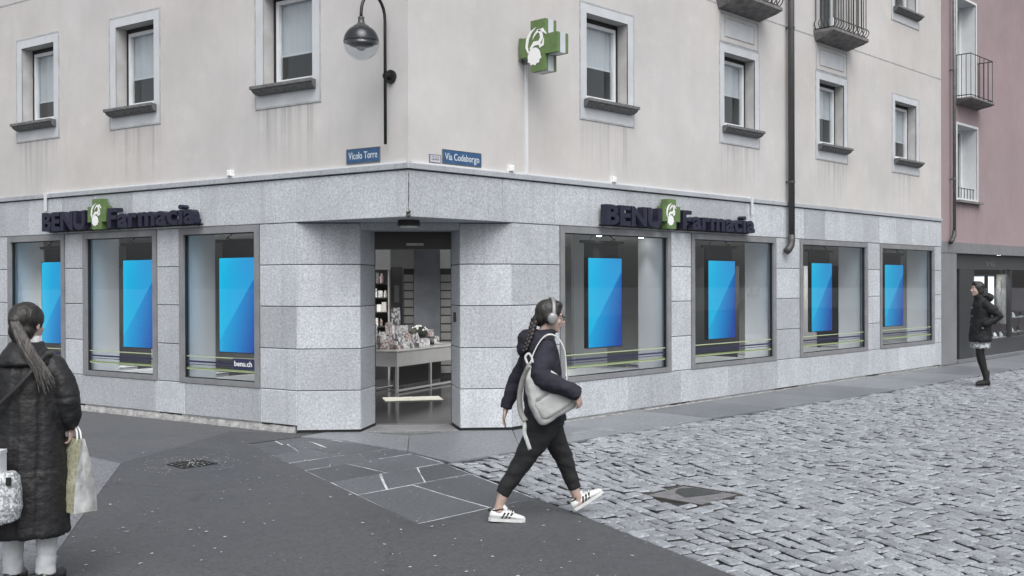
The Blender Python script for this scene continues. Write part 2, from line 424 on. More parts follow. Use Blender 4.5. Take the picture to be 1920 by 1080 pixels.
for i in range(7):
    y0, y1 = ys[i+1], ys[i]
    edges = [0.0] + splits[i] + [1.0]
    for j in range(len(edges) - 1):
        def px(fr_, y, end):
            a, b = fl_left(y), fl_right(y)
            s = 0 if fr_ in (0.0, 1.0) else slant[i] * (0.5 if y == y1 else -0.5)
            return a + (b - a) * (fr_ + s)
        g = rf.choice([0.003, 0.006, 0.010, 0.014])
        x00, x10 = px(edges[j], y0, 0) + g, px(edges[j+1], y0, 1) - g
        x01, x11 = px(edges[j], y1, 0) + g, px(edges[j+1], y1, 1) - g
        gy = rf.choice([0.003, 0.007, 0.013])
        jt = lambda: rf.uniform(-0.012, 0.012)
        zt = rf.uniform(-0.002, 0.004)
        q = [(x00, y0 + gy + jt()*0.5), ((x00+x10)/2, y0 + gy + jt()*0.5), (x10, y0 + gy + jt()*0.5), ((x10+x11)/2 + jt(), (y0+y1)/2), (x11, y1 - gy + jt()*0.5), ((x01+x11)/2, y1 - gy + jt()*0.5), (x01, y1 - gy + jt()*0.5), ((x00+x01)/2 + jt(), (y0+y1)/2)]
        c = Vector((sum(p[0] for p in q)/8, sum(p[1] for p in q)/8))
        mb = MB(); n = 8
        inn = [(Vector(p) + (c - Vector(p)).normalized() * 0.008) for p in q]
        vs = [Vector((p[0], p[1], -0.02)) for p in q] + [Vector((p[0], p[1], zt - 0.003)) for p in q] + [Vector((p.x, p.y, zt)) for p in inn]
        ff = [list(range(16, 24))]
        for r_ in (0, 8):
            ff += [(r_+k, r_+(k+1) % n, r_+8+(k+1) % n, r_+8+k) for k in range(n)]
        mb.add(vs, ff); mk('flagstone', mb, MT['flag'], fs)

# granite pavement along the right facade and in front of the door
gp = empty('granite_pavement', (4, -0.6, 0), kind='structure')
mb = MB(); mb.add([Vector((*p, -0.012)) for p in [(-0.44, 1.42), (-0.29, 0.9), (-0.3, -0.36), (-0.42, -1.12), (3.5, -1.13), (9, -1.36), (40, -1.36), (40, 0.1), (1.62, 0.1), (0.0, 1.60)]], [list(range(10))])
mk('joint_bed', mb, M('pave_joint', (0.10, 0.105, 0.11), 0.9, 0.3), gp)
def pave(pts, z=0.008, name='paving_slab', m='granite_pave'):
    c = Vector((sum(p[0] for p in pts)/len(pts), sum(p[1] for p in pts)/len(pts)))
    g = [Vector(p) + (c - Vector(p)).normalized() * 0.006 for p in pts]
    h = [Vector(p) + (c - Vector(p)).normalized() * 0.014 for p in pts]
    n = len(pts)
    mb = MB()
    mb.add([Vector((*p, z - 0.04)) for p in g] + [Vector((*p, z - 0.004)) for p in g] + [Vector((*p, z)) for p in h], [list(range(2*n, 3*n))] + [(r_*n+k, r_*n+(k+1) % n, (r_+1)*n+(k+1) % n, (r_+1)*n+k) for r_ in (0, 1) for k in range(n)])
    return mk(name, mb, MT[m], gp)
sj0, sj1 = (0.44, 0.52), (-0.28, -0.30)
c0 = FC(0.74, 0, 0); c1 = FC(1.90, 0, 0)
pave([(-0.43, 1.40), (-0.30, 0.9), sj1, sj0, (c0.x, c0.y), (-0.05, 1.48)])
pave([sj1, (-0.42, -1.12), (0.55, -1.14), (1.58, -0.02), (c1.x, c1.y), sj0])
xs = [0.55, 2.3, 4.1, 5.6, 7.4, 9.1, 10.9, 12.6, 14.6, 16.6, 18.6, 20.6]
oute = lambda x: -1.13 - max(0, min(1, (x - 3.5) / 5.5)) * 0.23
for i in range(len(xs) - 1):
    a, b = xs[i], xs[i+1]
    ya = -0.02 if i else -0.02
    x0t = 1.58 if i == 0 else a
    pave([(a, oute(a)), (b, oute(b)), (b, ya), (x0t, ya)])
# threshold slab inside the door recess
pave([tuple(FC(0.74, 0, 0)[:2]), tuple(FC(1.90, 0, 0)[:2]), tuple(FC(1.80, -0.56, 0)[:2]), tuple(FC(0.89, -0.56, 0)[:2])], 0.012, 'threshold_slab', 'granite_dark')

# cobbled street
cs = empty('cobbled_street', (2, -3, 0), kind='structure')
bed = [(-0.30, -1.0), (3.5, -1.12), (9, -1.35), (60, -1.35), (60, -30), (ce.x - 3.8, -20), (ce.x, ce.y)]
mb = MB(); mb.add([Vector((*p, -0.014)) for p in bed], [list(range(len(bed)))]); mk('sand_bed', mb, MT['cobble_bed'], cs)
MAN = (-0.42, 0.17, -4.02, -3.43)
rc = random.Random(11)
stones = []
q = -0.035
FWD2 = Vector((_f.x, _f.y)).normalized(); RGT2 = Vector((_r.x, _r.y))
while q < 24:
    wq = rc.uniform(0.098, 0.140)
    p = -9.0 + rc.uniform(0, 0.1)
    while p < 10.5:
        lp = rc.uniform(0.095, 0.195)
        pc, qc = p + lp/2, q + wq/2
        wav = lambda pp, qq: 0.035*math.sin(pp*1.7 + qq*0.6) + 0.02*math.sin(pp*4.1 - qq*1.3)
        cx, cy = B0 + BE*pc + BQ*(qc + wav(pc, qc) * min(1, q / 0.3))
        ok = cy < oute(cx) - 0.045 and not (MAN[0]-0.045 < cx < MAN[1]+0.045 and MAN[2]-0.045 < cy < MAN[3]+0.045)
        rel = Vector((cx - CAMX, cy - CAMY)); dep = rel.dot(FWD2); lat = rel.dot(RGT2)
        if ok and dep > 4.6 and lat < dep * 0.489 + 1.6 and dep < 23.5:
            gap = rc.choice([0.004, 0.006, 0.008, 0.011, 0.015])
            cor = []
            for sp, sq in ((-1, -1), (1, -1), (1, 1), (-1, 1)):
                pp = pc + sp*(lp/2 - gap) + rc.uniform(-0.010, 0.010); qq = qc + sq*(wq/2 - gap) + rc.uniform(-0.009, 0.009)
                v = B0 + BE*pp + BQ*(qq + wav(pp, qq) * min(1, q / 0.3)); cor.append(v)
            zt = rc.uniform(-0.003, 0.010); tx, ty = rc.uniform(-0.09, 0.09), rc.uniform(-0.09, 0.09)
            c = sum(cor, Vector((0, 0))) / 4
            A, Bm, T = [], [], []
            for v in cor:
                dl = v - c; zz = zt + dl.x*tx + dl.y*ty
                A.append((v.x, v.y, -0.03)); Bm.append((v.x, v.y, zz - 0.010)); w = c + dl*0.84; T.append((w.x, w.y, zz + rc.uniform(-0.001, 0.002)))
            inview = abs(lat) < dep * 0.489 and dep > 6.45
            stones.append((dep if inview else dep + 100, A + Bm + T, rc.random()))
        p += lp
    q += wq
stones.sort(key=lambda s: s[0])
CF = [(8, 9, 10, 11)] + [(r_+k, r_+(k+1) % 4, r_+4+(k+1) % 4, r_+4+k) for r_ in (0, 4) for k in range(4)]
def put_rnd(o, vals):
    a = o.data.attributes.new('rnd', 'FLOAT', 'POINT')
    a.data.foreach_set('value', vals)
def dark_sides(o):                     # joint dirt on the flanks below the worn edge
    o.data.materials.append(MT['cobble_bed'])
    o.data.polygons.foreach_set('material_index', [1 if 1 <= i % 9 <= 4 else 0 for i in range(len(o.data.polygons))])
for _, vs, rv in stones[:300]:
    mb = MB(); mb.add(vs, CF); o = mk('cobble', mb, MT['cobble'], cs, recalc=False); put_rnd(o, [rv]*12); dark_sides(o)
    if o.data.polygons[0].normal.z < 0: o.data.flip_normals()
rest = MB(); rv_ = []
for _, vs, rv in stones[300:]:
    rest.add(vs, CF); rv_ += [rv]*12
o = mk('cobble_field', rest, MT['cobble'], cs, recalc=False, kind='stuff'); put_rnd(o, rv_); dark_sides(o)
if o.data.polygons[0].normal.z < 0: o.data.flip_normals()

# manhole in the cobbles
mh = empty('manhole', (-0.12, -3.72, 0), label='square stone-filled manhole cover with dark rusty rim set in the cobbles', category='manhole')
x0, x1, y0, y1 = MAN
mb = MB()
for a in ((x0, x1, y0, y0+0.022), (x0, x1, y1-0.022, y1), (x0, x0+0.022, y0+0.022, y1-0.022), (x1-0.022, x1, y0+0.022, y1-0.022)):
    mb.box(FW, a[0], a[1], a[2], a[3], -0.03, 0.006)
mk('rim', mb, M('manhole_rim', (0.05, 0.047, 0.045), 0.7, 0.3, 20, 0.4, 80), mh)
mb = MB(); mb.box(FW, x0+0.026, x1-0.026, y0+0.026, y1-0.026, -0.03, 0.001); mk('cover', mb, M('manhole_stone', (0.15, 0.15, 0.158), 0.7, 0.3, 9, 0.6, 60), mh)
mb = MB(); mb.add([(x0+0.17, y0+0.28, 0.004), (x0+0.34, y0+0.21, 0.004), (x1-0.06, y0+0.16, 0.004), (x1-0.05, y1-0.12, 0.004), (x1-0.17, y1-0.06, 0.004), (x0+0.27, y1-0.14, 0.004)], [(0,1,2,3,4,5)])
mk('damp_fill', mb, M('manhole_moss', (0.038, 0.042, 0.040), 0.6, 0.4, 20, 0.5, 80), mh)
# gully in the asphalt
gl = empty('drain_grate', (-2.2, 0.67, 0), label='small dark iron drain grate littered with pale blossom in the asphalt', category='drain')
gx, gy = -2.2, 0.67
mb = MB(); mb.box(FW, gx-0.19, gx+0.19, gy-0.19, gy+0.19, -0.05, 0.002); mk('pit', mb, M('gully_pit', (0.012, 0.012, 0.012), 0.7), gl)
for k in range(7):
    mb = MB(); mb.box(FW, gx-0.18+k*0.055, gx-0.155+k*0.055, gy-0.18, gy+0.18, 0.0025, 0.010); mk('bar', mb, MT['iron'], gl)
# blossom and litter specks
deb = MB(); rd = random.Random(5)
def flake(x, y, s, z=0.0045):
    a = rd.uniform(0, 6.28); n = 5
    deb.add([Vector((x + math.cos(a + 2*math.pi*k/n)*s*rd.uniform(0.5, 1.2), y + math.sin(a + 2*math.pi*k/n)*s*rd.uniform(0.4, 1.0), z + rd.uniform(0, 0.004))) for k in range(n)], [list(range(n))])
for _ in range(230):
    r_ = abs(rd.gauss(0, 0.42)); t = rd.uniform(0, 6.28); flake(gx + r_*math.cos(t), gy + r_*math.sin(t), rd.uniform(0.005, 0.012), 0.0045 if r_ > 0.27 else 0.011)
for _ in range(420):
    dep = rd.uniform(6.2, 12.5); lat = rd.uniform(-0.45, 0.16) * dep
    x, y = CAMX + _f.x*dep + _r.x*lat, CAMY + _f.y*dep + _r.y*lat
    if Vector((x - B0.x, y - B0.y)).dot(BQ) < -0.05 and UL.y*x - UL.x*y < -0.2: flake(x, y, rd.choice([0.005, 0.006, 0.008, 0.011, 0.016]))
mk('blossom_litter', deb, M('blossom', (0.40, 0.41, 0.41), 0.8, 0.3, 30), recalc=False, kind='stuff', label='pale blossom specks scattered over the asphalt', category='litter')

# ------------------------------------------------------------------ pharmacy building
RE = 14.32; LE = 15.0
ZC0, ZC1 = 2.985, 3.05
PB = empty('pharmacy_building', (0.3, 0.4, 0), label='cream plastered corner building with grey granite ground floor and splayed shop entrance', category='building')
RWIN = [(2.98, 3.84), (6.19, 7.06), (9.14, 10.04), (12.12, 13.09)]
LWIN = [(1.42, 2.24), (4.285, 5.095), (6.525, 7.33)]
WZ0, WZ1 = 4.10, 5.21
def wall(name, fr, u0, u1, z0, z1, holes, m, parent, stains=(), step=0.16, d=0.0):
    us = {u0, u1}; zs = {z0, z1}
    for a, b, c, e in holes: us |= {a, b}; zs |= {c, e}
    def fill(s):
        s = sorted(s); out = []
        for a, b in zip(s, s[1:]):
            n = max(1, int(round((b - a) / step))); out += [a + (b - a) * i / n for i in range(n)]
        return out + [s[-1]]
    us, zs = fill(us), fill(zs)
    vs = [fr(u, d, z) for z in zs for u in us]; n = len(us); fs_ = []
    for j in range(len(zs) - 1):
        for i in range(n - 1):
            cu, cz = (us[i]+us[i+1])/2, (zs[j]+zs[j+1])/2
            if any(a < cu < b and c < cz < e for a, b, c, e in holes): continue
            fs_.append((j*n+i, j*n+i+1, (j+1)*n+i+1, (j+1)*n+i))
    mb = MB(); mb.add(vs, fs_); o = mk(name, mb, m, parent)
    at = o.data.attributes.new('stain', 'FLOAT', 'POINT')
    vals = []
    for z in zs:
        for u in us:
            s = 0.0
            for a, b, zt, L_ in stains:
                if z < zt and z > zt - L_:
                    e = min(1, max(0, (u - a + 0.12) / 0.12)) * min(1, max(0, (b + 0.12 - u) / 0.12))
                    s = max(s, e * (1 - (zt - z) / L_) ** 0.7)
            vals.append(s)
    at.data.foreach_set('value', vals)
    return o
BDR = [(6.22, 7.08, 5.97, 8.1), (9.18, 10.05, 5.97, 8.1)]
H2 = (12.1, 13.08, 6.99, 8.1)
rholes = [(a, b, WZ0, WZ1) for a, b in RWIN] + BDR + [H2]
lholes = [(a, b, WZ0, WZ1) for a, b in LWIN]
wall('upper_wall', FR, 0, RE, ZC1 - 0.03, 9.4, rholes, MT['plaster'], PB, [(a, b, 3.97, 0.85) for a, b in RWIN] + [(0, RE, 9.3, 0.01)])
wall('upper_wall', FL, 0, LE, ZC1 - 0.03, 9.4, lholes, MT['plaster'], PB, [(a, b, 3.97, 0.85) for a, b in LWIN])
# shell behind: back walls, party floor, roof
BK = [Vector((RE, 0, 0)), Vector((RE, 7.5, 0)), Vector((3.0, 14.5, 0)), UL * LE]
mb = MB()
for a, b in zip(BK, BK[1:]):
    mb.quad(a + Vector((0, 0, -0.02)), b + Vector((0, 0, -0.02)), b + Vector((0, 0, 9.4)), a + Vector((0, 0, 9.4)))
mk('back_wall', mb, MT['plaster'], PB)
foot = [Vector((0, 0, 0))] + BK
mb = MB(); mb.prism([(p.x*1.03 - 0.25, p.y*1.03 - 0.35) for p in foot], 9.4, 9.65); mk('roof', mb, MT['granite_dark'], PB)
inn = [FL(1.75, -0.2, 0), FC(0.4, -0.2, 0), FC(CLEN - 0.4, -0.2, 0), FR(1.75, -0.2, 0), FR(RE - 0.05, -0.2, 0), Vector((RE - 0.05, 7.4, 0)), Vector((3, 14.4, 0)), FL(LE - 0.05, -0.2, 0)]
mb = MB(); mb.add([p + Vector((0, 0, 0.004)) for p in inn], [list(range(len(inn)))]); mk('shop_floor', mb, MT['floor'], PB)
mb = MB(); mb.add([p + Vector((0, 0, 2.62)) for p in inn], [list(range(len(inn)))]); mk('shop_ceiling', mb, MT['roomwhite'], PB)
mb = MB()
iw = [Vector((RE - 0.04, -0.0, 0)), Vector((RE - 0.04, 7.3, 0)), Vector((3, 14.2, 0)), FL(LE - 0.1, -0.25, 0)]
for a, b in zip(iw, iw[1:]): mb.quad(a, b, b + Vector((0, 0, 2.62)), a + Vector((0, 0, 2.62)))
mk('shop_wall', mb, MT['roomgrey'], PB)

# string course groove line
for fr, e in ((FR, RE), (FL, LE)):
    mb = MB(); mb.box(fr, 0.0 if fr is FR else 0.0, e, -0.004, 0.005, 5.905, 5.925); mk('string_line', mb, MT['line'], PB)
# upper windows
def ring(mb, fr, u0, u1, z0, z1, w, d0, d1):
    mb.box(fr, u0, u1, d0, d1, z1 - w, z1); mb.box(fr, u0, u1, d0, d1, z0, z0 + w)
    mb.box(fr, u0, u0 + w, d0, d1, z0 + w, z1 - w); mb.box(fr, u1 - w, u1, d0, d1, z0 + w, z1 - w)
    return mb
def window(fr, a, b, z0, z1, right, sill=True, full=True, blind=0.6, dep=0.17, panel=None):
    c = fr((a+b)/2, 0, z0)
    w = empty('window', tuple(c - WLOC[PB.name])); w.parent = PB; WLOC[w.name] = c
    mb = MB()
    # reveal: four sides
    mb.quad(fr(a, 0.003, z0), fr(a, -dep, z0), fr(a, -dep, z1), fr(a, 0.003, z1)); mb.quad(fr(b, 0.003, z0), fr(b, -dep, z0), fr(b, -dep, z1), fr(b, 0.003, z1))
    mb.quad(fr(a, 0.003, z1), fr(a, -dep, z1), fr(b, -dep, z1), fr(b, 0.003, z1)); mb.quad(fr(a, 0.003, z0), fr(a, -dep, z0), fr(b, -dep, z0), fr(b, 0.003, z0))
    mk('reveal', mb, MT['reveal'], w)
    if full:
        mb = MB(); o = 0.115
        zt = z1 + 0.12
        mb.box(fr, a-o, b+o, -0.01, 0.008, z1, zt); mb.box(fr, a-o, a, -0.01, 0.008, z0-0.24, z1); mb.box(fr, b, b+o, -0.01, 0.008, z0-0.24, z1)
        mb.box(fr, a, b, -0.01, 0.008, z0-0.24, z0)
        mk('surround', mb, MT['surround'], w)
        mb = MB(); ring(mb, fr, a-o-0.022, b+o+0.022, z0-0.262, zt+0.022, 0.0215, -0.01, 0.011); mk('outline', mb, MT['line'], w)
    if sill:
        mb = MB()
        e = 0.10
        prof = [(-0.02, z0), (0.135, z0), (0.135, z0-0.035), (0.11, z0-0.042), (0.10, z0-0.065), (0.055, z0-0.098), (0.0, z0-0.102), (-0.02, z0-0.102)]
        L0 = [fr(a-e+(0.135-d)*0.35, d, z) for d, z in prof]; L1 = [fr(b+e-(0.135-d)*0.35, d, z) for d, z in prof]
        mb.rings([L0, L1]); mk('sill', mb, MT['sill'], w)
    y = -dep
    mb = MB(); ring(mb, fr, a, b, z0, z1, 0.05, y-0.06, y+0.001); mk('frame', mb, MT['darkframe'], w)
    mb = MB(); ring(mb, fr, a+0.052, b-0.052, z0+0.052, z1-0.062, 0.045, y-0.05, y+0.008); mk('casement', mb, MT['white'], w)
    ia, ib, iz0, iz1 = a+0.097, b-0.097, z0+0.097, z1-0.107
    mb = MB(); mb.box(fr, ia, ib, y-0.03, y-0.024, iz0, iz1); mk('pane', mb, MT['glass'], w)
    if blind:
        zb = iz1 - (iz1 - iz0) * blind
        mb = MB(); mb.box(fr, ia-0.01, ib+0.01, y-0.064, y-0.060, zb, iz1+0.05); bl = mk('blind', mb, MT['blind'], w)
        mb = MB(); mb.box(fr, ia-0.01, ib+0.01, y-0.069, y-0.052, zb-0.02, zb); mk('blind_bar', mb, MT['white'], bl)
    # darkness of the unlit room behind: a shallow box of plain walls
    mb = MB(); rb = fr
    mb.quad(rb(a-0.3, y-1.2, z0-0.2), rb(b+0.3, y-1.2, z0-0.2), rb(b+0.3, y-1.2, z1+0.3), rb(a-0.3, y-1.2, z1+0.3))
    for q0, q1 in ((a-0.3, a-0.3), (b+0.3, b+0.3)): mb.quad(rb(q0, y-0.07, z0-0.2), rb(q0, y-1.2, z0-0.2), rb(q0, y-1.2, z1+0.3), rb(q0, y-0.07, z1+0.3))
    for zz in (z0-0.2, z1+0.3): mb.quad(rb(a-0.3, y-0.07, zz), rb(b+0.3, y-0.07, zz), rb(b+0.3, y-1.2, zz), rb(a-0.3, y-1.2, zz))
    mk('room_lining', mb, MT['roomgrey'], w)
    if panel:
        mb = MB(); ring(mb, fr, a-0.115, b+0.115, panel[0], panel[1], 0.02, -0.01, 0.010); mk('panel_outline', mb, MT['line'], w)
        mb = MB(); mb.box(fr, a+0.03, b-0.03, -0.01, 0.006, panel[0]+0.1, panel[1]-0.08); mk('panel_field', mb, MT['surround'], w)
        mb = MB(); ring(mb, fr, a+0.02, b-0.02, panel[0]+0.09, panel[1]-0.07, 0.012, -0.01, 0.010); mk('panel_outline', mb, MT['line'], w)
    return w
for i, (a, b) in enumerate(RWIN): window(FR, a, b, WZ0, WZ1, True, blind=[0.55, 0.5, 0.52, 0.66][i], panel=(5.36, 5.80) if i in (1, 2) else None)
for i, (a, b) in enumerate(LWIN): window(FL, a, b, WZ0, WZ1, False, blind=[0.66, 0.62, 0.72][i])
window(FR, H2[0], H2[1], H2[2], H2[3], True, blind=0.3)
for a, b, c, e in BDR: window(FR, a, b, c, e, True, sill=False, full=False, blind=0.5)
# balconies (parts of the building)
def balcony(fr, u0, u1, dep, z, n_front, bulge, parent, m_slab, m_iron, rail_h, base, th=0.1):
    c = fr((u0+u1)/2, 0, z)
    bl = empty('balcony', tuple(c - WLOC[parent.name])); bl.parent = parent; WLOC[bl.name] = c
    mb = MB()
    top = [fr(u0, 0, z), fr(u1, 0, z), fr(u1, dep, z), fr(u0, dep, z)]
    mid = [fr(u0, 0, z-th*0.45), fr(u1, 0, z-th*0.45), fr(u1, dep, z-th*0.45), fr(u0, dep, z-th*0.45)]
    bot = [fr(u0+0.06, 0, z-th*1.7), fr(u1-0.06, 0, z-th*1.7), fr(u1-0.06, dep-0.07, z-th), fr(u0+0.06, dep-0.07, z-th)]
    mb.rings([top, mid, bot]); mk('slab', mb, m_slab, bl)
    ins = 0.035
    def bar(name, u, d, out_u, out_d):
        mb = MB()
        if bulge:
            pts = [fr(u, d, z+0.02)] + [fr(u + out_u*0.055*math.sin(math.pi*k/6), d + out_d*0.055*math.sin(math.pi*k/6), z+0.02+0.16*k/6) for k in range(1, 6)] + [fr(u, d, z+0.18), fr(u, d, z+rail_h)]
        else: pts = [fr(u, d, z), fr(u, d, z+rail_h)]
        mb.tube(pts, 0.0085 if bulge else 0.007, 6); return mk(name, mb, m_iron, bl)
    for k in range(n_front): bar('bar', u0+ins + (u1-u0-2*ins)*k/(n_front-1), dep-ins, 0, 1)
    ns = max(3, int(n_front*dep/(u1-u0)))
    for k in range(ns):
        d = 0.03 + (dep-ins-0.03)*k/ns
        bar('bar', u0+ins, d, -1, 0); bar('bar', u1-ins, d, 1, 0)
    for zz in ((z+0.022, z+rail_h) if bulge else (z+0.05, z+rail_h)):
        mb = MB(); mb.tube([fr(u0+ins, 0, zz), fr(u0+ins, dep-ins, zz), fr(u1-ins, dep-ins, zz), fr(u1-ins, 0, zz)], 0.011, 6); mk('rail', mb, m_iron, bl)
    return bl
balcony(FR, 5.98, 7.26, 0.38, 6.0, 14, True, PB, MT['concrete'], MT['iron'], 0.95, 0)
balcony(FR, 8.94, 10.22, 0.38, 6.0, 14, True, PB, MT['concrete'], MT['iron'], 0.95, 0)

# --- ground floor stone
def pan(fr, u0, u1, z0, z1, name='stone_panel', d1=0.0, g=0.004, m='granite'):
    return mk(name, slab(fr, u0+g, u1-g, -0.06, d1, z0+g, z1-g), MT[m], PB)
ZJ = [0.496, 0.984, 1.482, 1.974, 2.467]
RPIER = [(1.60, 2.46), (4.82, 5.32), (7.70, 8.47), (10.96, 11.47), (13.97, RE)]
RSH = [(2.46, 4.82), (5.32, 7.70), (8.47, 10.96), (11.47, 13.97)]
LPIER = [(1.70, 2.32), (3.80, 4.25), (5.86, 6.29), (7.73, 8.15), (9.7, 10.2), (11.7, LE)]
LSH = [(2.32, 3.80), (4.25, 5.86), (6.29, 7.73), (8.15, 9.7), (10.2, 11.7)]
for fr, piers in ((FR, RPIER), (FL, LPIER)):
    for a, b in piers:
        for z0, z1 in zip(ZJ, ZJ[1:]): pan(fr, a, b, z0, z1)
for a, b in ((1.60, 2.46), (2.46, 3.85), (3.85, 5.05), (5.05, 6.3), (6.3, 7.75), (7.75, 9.1), (9.1, 10.25), (10.25, 11.0), (11.0, 12.3), (12.3, 13.97), (13.97, RE)): pan(FR, a, b, 0.035, ZJ[0], 'plinth_panel', d1=0.004)
for a, b in ((1.70, 2.32), (2.32, 3.7), (3.7, 4.3), (4.3, 5.8), (5.8, 7.2), (7.2, 9.0), (9, 11), (11, LE)): pan(FL, a, b, 0.085, ZJ[0], 'plinth_panel', d1=0.004)
def rough_foot(fr, u0, u1, z0, z1, d, seed):
    r_ = random.Random(seed); n = int((u1-u0)/0.12) + 2; mb = MB(); rings = []
    for i in range(n):
        u = u0 + (u1-u0)*i/(n-1); o = d + r_.uniform(-0.012, 0.014); h = z1 + r_.uniform(-0.012, 0.004)
        rings.append([fr(u, -0.06, z0), fr(u, o + 0.012, z0), fr(u, o, (z0+h)/2), fr(u, o-0.022, h), fr(u, -0.06, h)])
    mb.rings(rings); return mk('footing', mb, MT['mortar'], PB)
rough_foot(FL, 1.74, LE, -0.02, 0.075, 0.012, 1)
rough_foot(FR, 2.3, RE, -0.02, 0.022, 0.004, 2)
bandR = [0.0, 1.45, 2.36, 3.8, 5.26, 6.85, 7.9, 8.6, 9.35, 10.05, 10.75, 11.45, 12.15, 12.9, 13.6, RE]
bandL = [0.0, 2.05, 3.4, 4.75, 5.6, 6.35, 7.15, 7.75, 9, 10.5, 12, 13.5, LE]
for fr, bd in ((FR, bandR), (FL, bandL)):
    for a, b in zip(bd, bd[1:]): pan(fr, a, b, ZJ[4], ZC0 - 0.006, 'fascia_panel', d1=0.006, g=0.0025)
    capx = bd[::2] if bd[-1] in bd[::2] else bd[::2] + [bd[-1]]
    for a, b in zip(capx, capx[1:]):
        mk('cap_stone', slab(fr, (a+0.001) if a else -0.03*math.tan(rad(40)), b-0.001, -0.06, 0.034, ZC0 + 0.004, ZC1, 0.004), MT['granite_cap'], PB)
# backing behind joints
for fr, segs in ((FR, [(1.6, 2.46), (4.82, 5.32), (7.7, 8.47), (10.96, 11.47), (13.97, RE)]), (FL, LPIER)):
    for a, b in segs:
        mb = MB(); mb.box(fr, a, b, -0.54, -0.03, 0.0, 2.47); mk('pier_core', mb, MT['joint'], PB)
        mb = MB(); mb.box(fr, a-0.02 if a > 2 else a+0.02, b+0.02 if b < RE-0.1 else b-0.06, -0.56, -0.14, 0.0, 2.47); mk('pier_lining', mb, MT['panelwhite'], PB)
for fr, e, s in ((FR, RE, 0.0), (FL, LE, 0.0)):
    mb = MB(); mb.box(fr, s, e, -0.2, -0.025, 2.47, 3.03); mk('lintel_core', mb, MT['joint'], PB)
    for a, b in (RSH if fr is FR else LSH):
        mb = MB(); mb.box(fr, a, b, -1.19, -0.03, 0.006, 0.49); mk('plinth_core', mb, MT['panelwhite'], PB)
        mb = MB(); mb.box(fr, a, b, -1.2, -0.04, 0.4905, 0.512); mk('display_floor', mb, M('display_ledge', (0.30, 0.31, 0.32), 0.6, 0.08) if 'display_ledge' not in bpy.data.materials else bpy.data.materials['display_ledge'], PB)
        mb = MB(); mb.box(fr, a, b, -0.56, -0.04, 2.405, 2.469); mk('display_ceiling', mb, MT['panelwhite'], PB)
# corner soffit and splayed entrance
mb = MB(); tri = [FL(0, -0.0, 0), FL(1.70, 0, 0), FR(1.60, 0, 0), FR(0.0, 0, 0)]
mb.add([Vector((0.005, 0.006, 2.4665)), FL(1.72, -0.004, 2.4665), FR(1.62, -0.004, 2.4665)], [(0, 1, 2)]); mk('soffit', mb, MT['granite_cap'], PB)
D0, D1, DI0, DI1, DD = 0.745, 1.905, 0.885, 1.815, 0.56
ZP = [0.03] + ZJ
for z0, z1 in zip(ZP, ZP[1:]):
    nm = 'stone_panel'
    for a, b in ((0.0, D0), (D1, CLEN)):
        mk(nm, slab(FC, a + (0.004 if a else 0.001), b - 0.004, -0.06, 0.003, z0+0.004, (z1 if z1 < 2.4 else 2.462) - 0.004), MT['granite'], PB)
    # reveals
    for s, (pa, pb) in ((1, (FC(D0, -0.002, 0), FC(DI0, -DD, 0))), (-1, (FC(D1, -0.002, 0), FC(DI1, -DD, 0)))):
        dirv = (pb - pa).normalized(); nn = Vector((-dirv.y, dirv.x, 0))
        if nn.dot(FC.u * s) < 0: nn = -nn
        fr = Fr(pa - nn*0.003, dirv, nn); L_ = (pb - pa).length
        mk('reveal_panel', slab(fr, 0.002, L_, -0.05, 0.0, z0+0.004, min(z1, 2.40)-0.004), MT['granite'], PB)
for a, b, i0, i1 in ((0.02, D0-0.02, 0.02, DI0-0.02), (D1+0.02, CLEN-0.02, DI1+0.02, CLEN-0.02)):
    mb = MB(); mb.prism([FC(a, -0.03, 0)[:2], FC(b, -0.03, 0)[:2], FC(i1, -DD, 0)[:2], FC(i0, -DD, 0)[:2]], 0.0, 2.46); mk('pier_core', mb, MT['joint'], PB)
mb = MB(); mb.prism([FC(D0, 0.0, 0)[:2], FC(D1, 0.0, 0)[:2], FC(DI1, -DD, 0)[:2], FC(DI0, -DD, 0)[:2]], 2.385, 2.463); mk('door_lintel', mb, MT['granite_cap'], PB)
dr_ = empty('door', tuple(FC(1.35, -DD, 0) - WLOC[PB.name])); dr_.parent = PB; WLOC[dr_.name] = FC(1.35, -DD, 0)
mb = MB(); mb.box(FC, DI0-0.3, DI1+0.3, -DD-0.16, -DD+0.0, 2.17, 2.384); mk('header', mb, MT['black'], dr_)
mb = MB(); mb.box(FC, 1.27, 1.48, -DD-0.01, -DD+0.03, 2.215, 2.245); mk('sensor', mb, M('sensor', (0.25, 0.25, 0.25), 0.4), dr_)
mb = MB(); mb.box(FC, DI0-0.25, DI0-0.0, -DD-0.10, -DD-0.04, 0.01, 2.17); mb.box(FC, DI1+0.0, DI1+0.25, -DD-0.10, -DD-0.04, 0.01, 2.17); mk('sliding_leaf', mb, MT['darkframe'], dr_)
mb = MB(); mb.box(FC, DI0, DI1, -DD-0.05, -DD-0.0, 0.004, 0.018); mk('sill_rail', mb, MT['zinc'], dr_)
mb = MB(); mb.box(FC, 1.835, 1.868, -0.27, -0.23, 1.28, 1.40); mk('intercom', mb, MT['black'], dr_)
# wall band above the inner door so the room stays closed
mb = MB(); mb.box(FC, 0.02, CLEN-0.02, -DD-0.02, -DD+0.001, 2.384, 2.62); mk('door_bulkhead', mb, MT['joint'], PB)

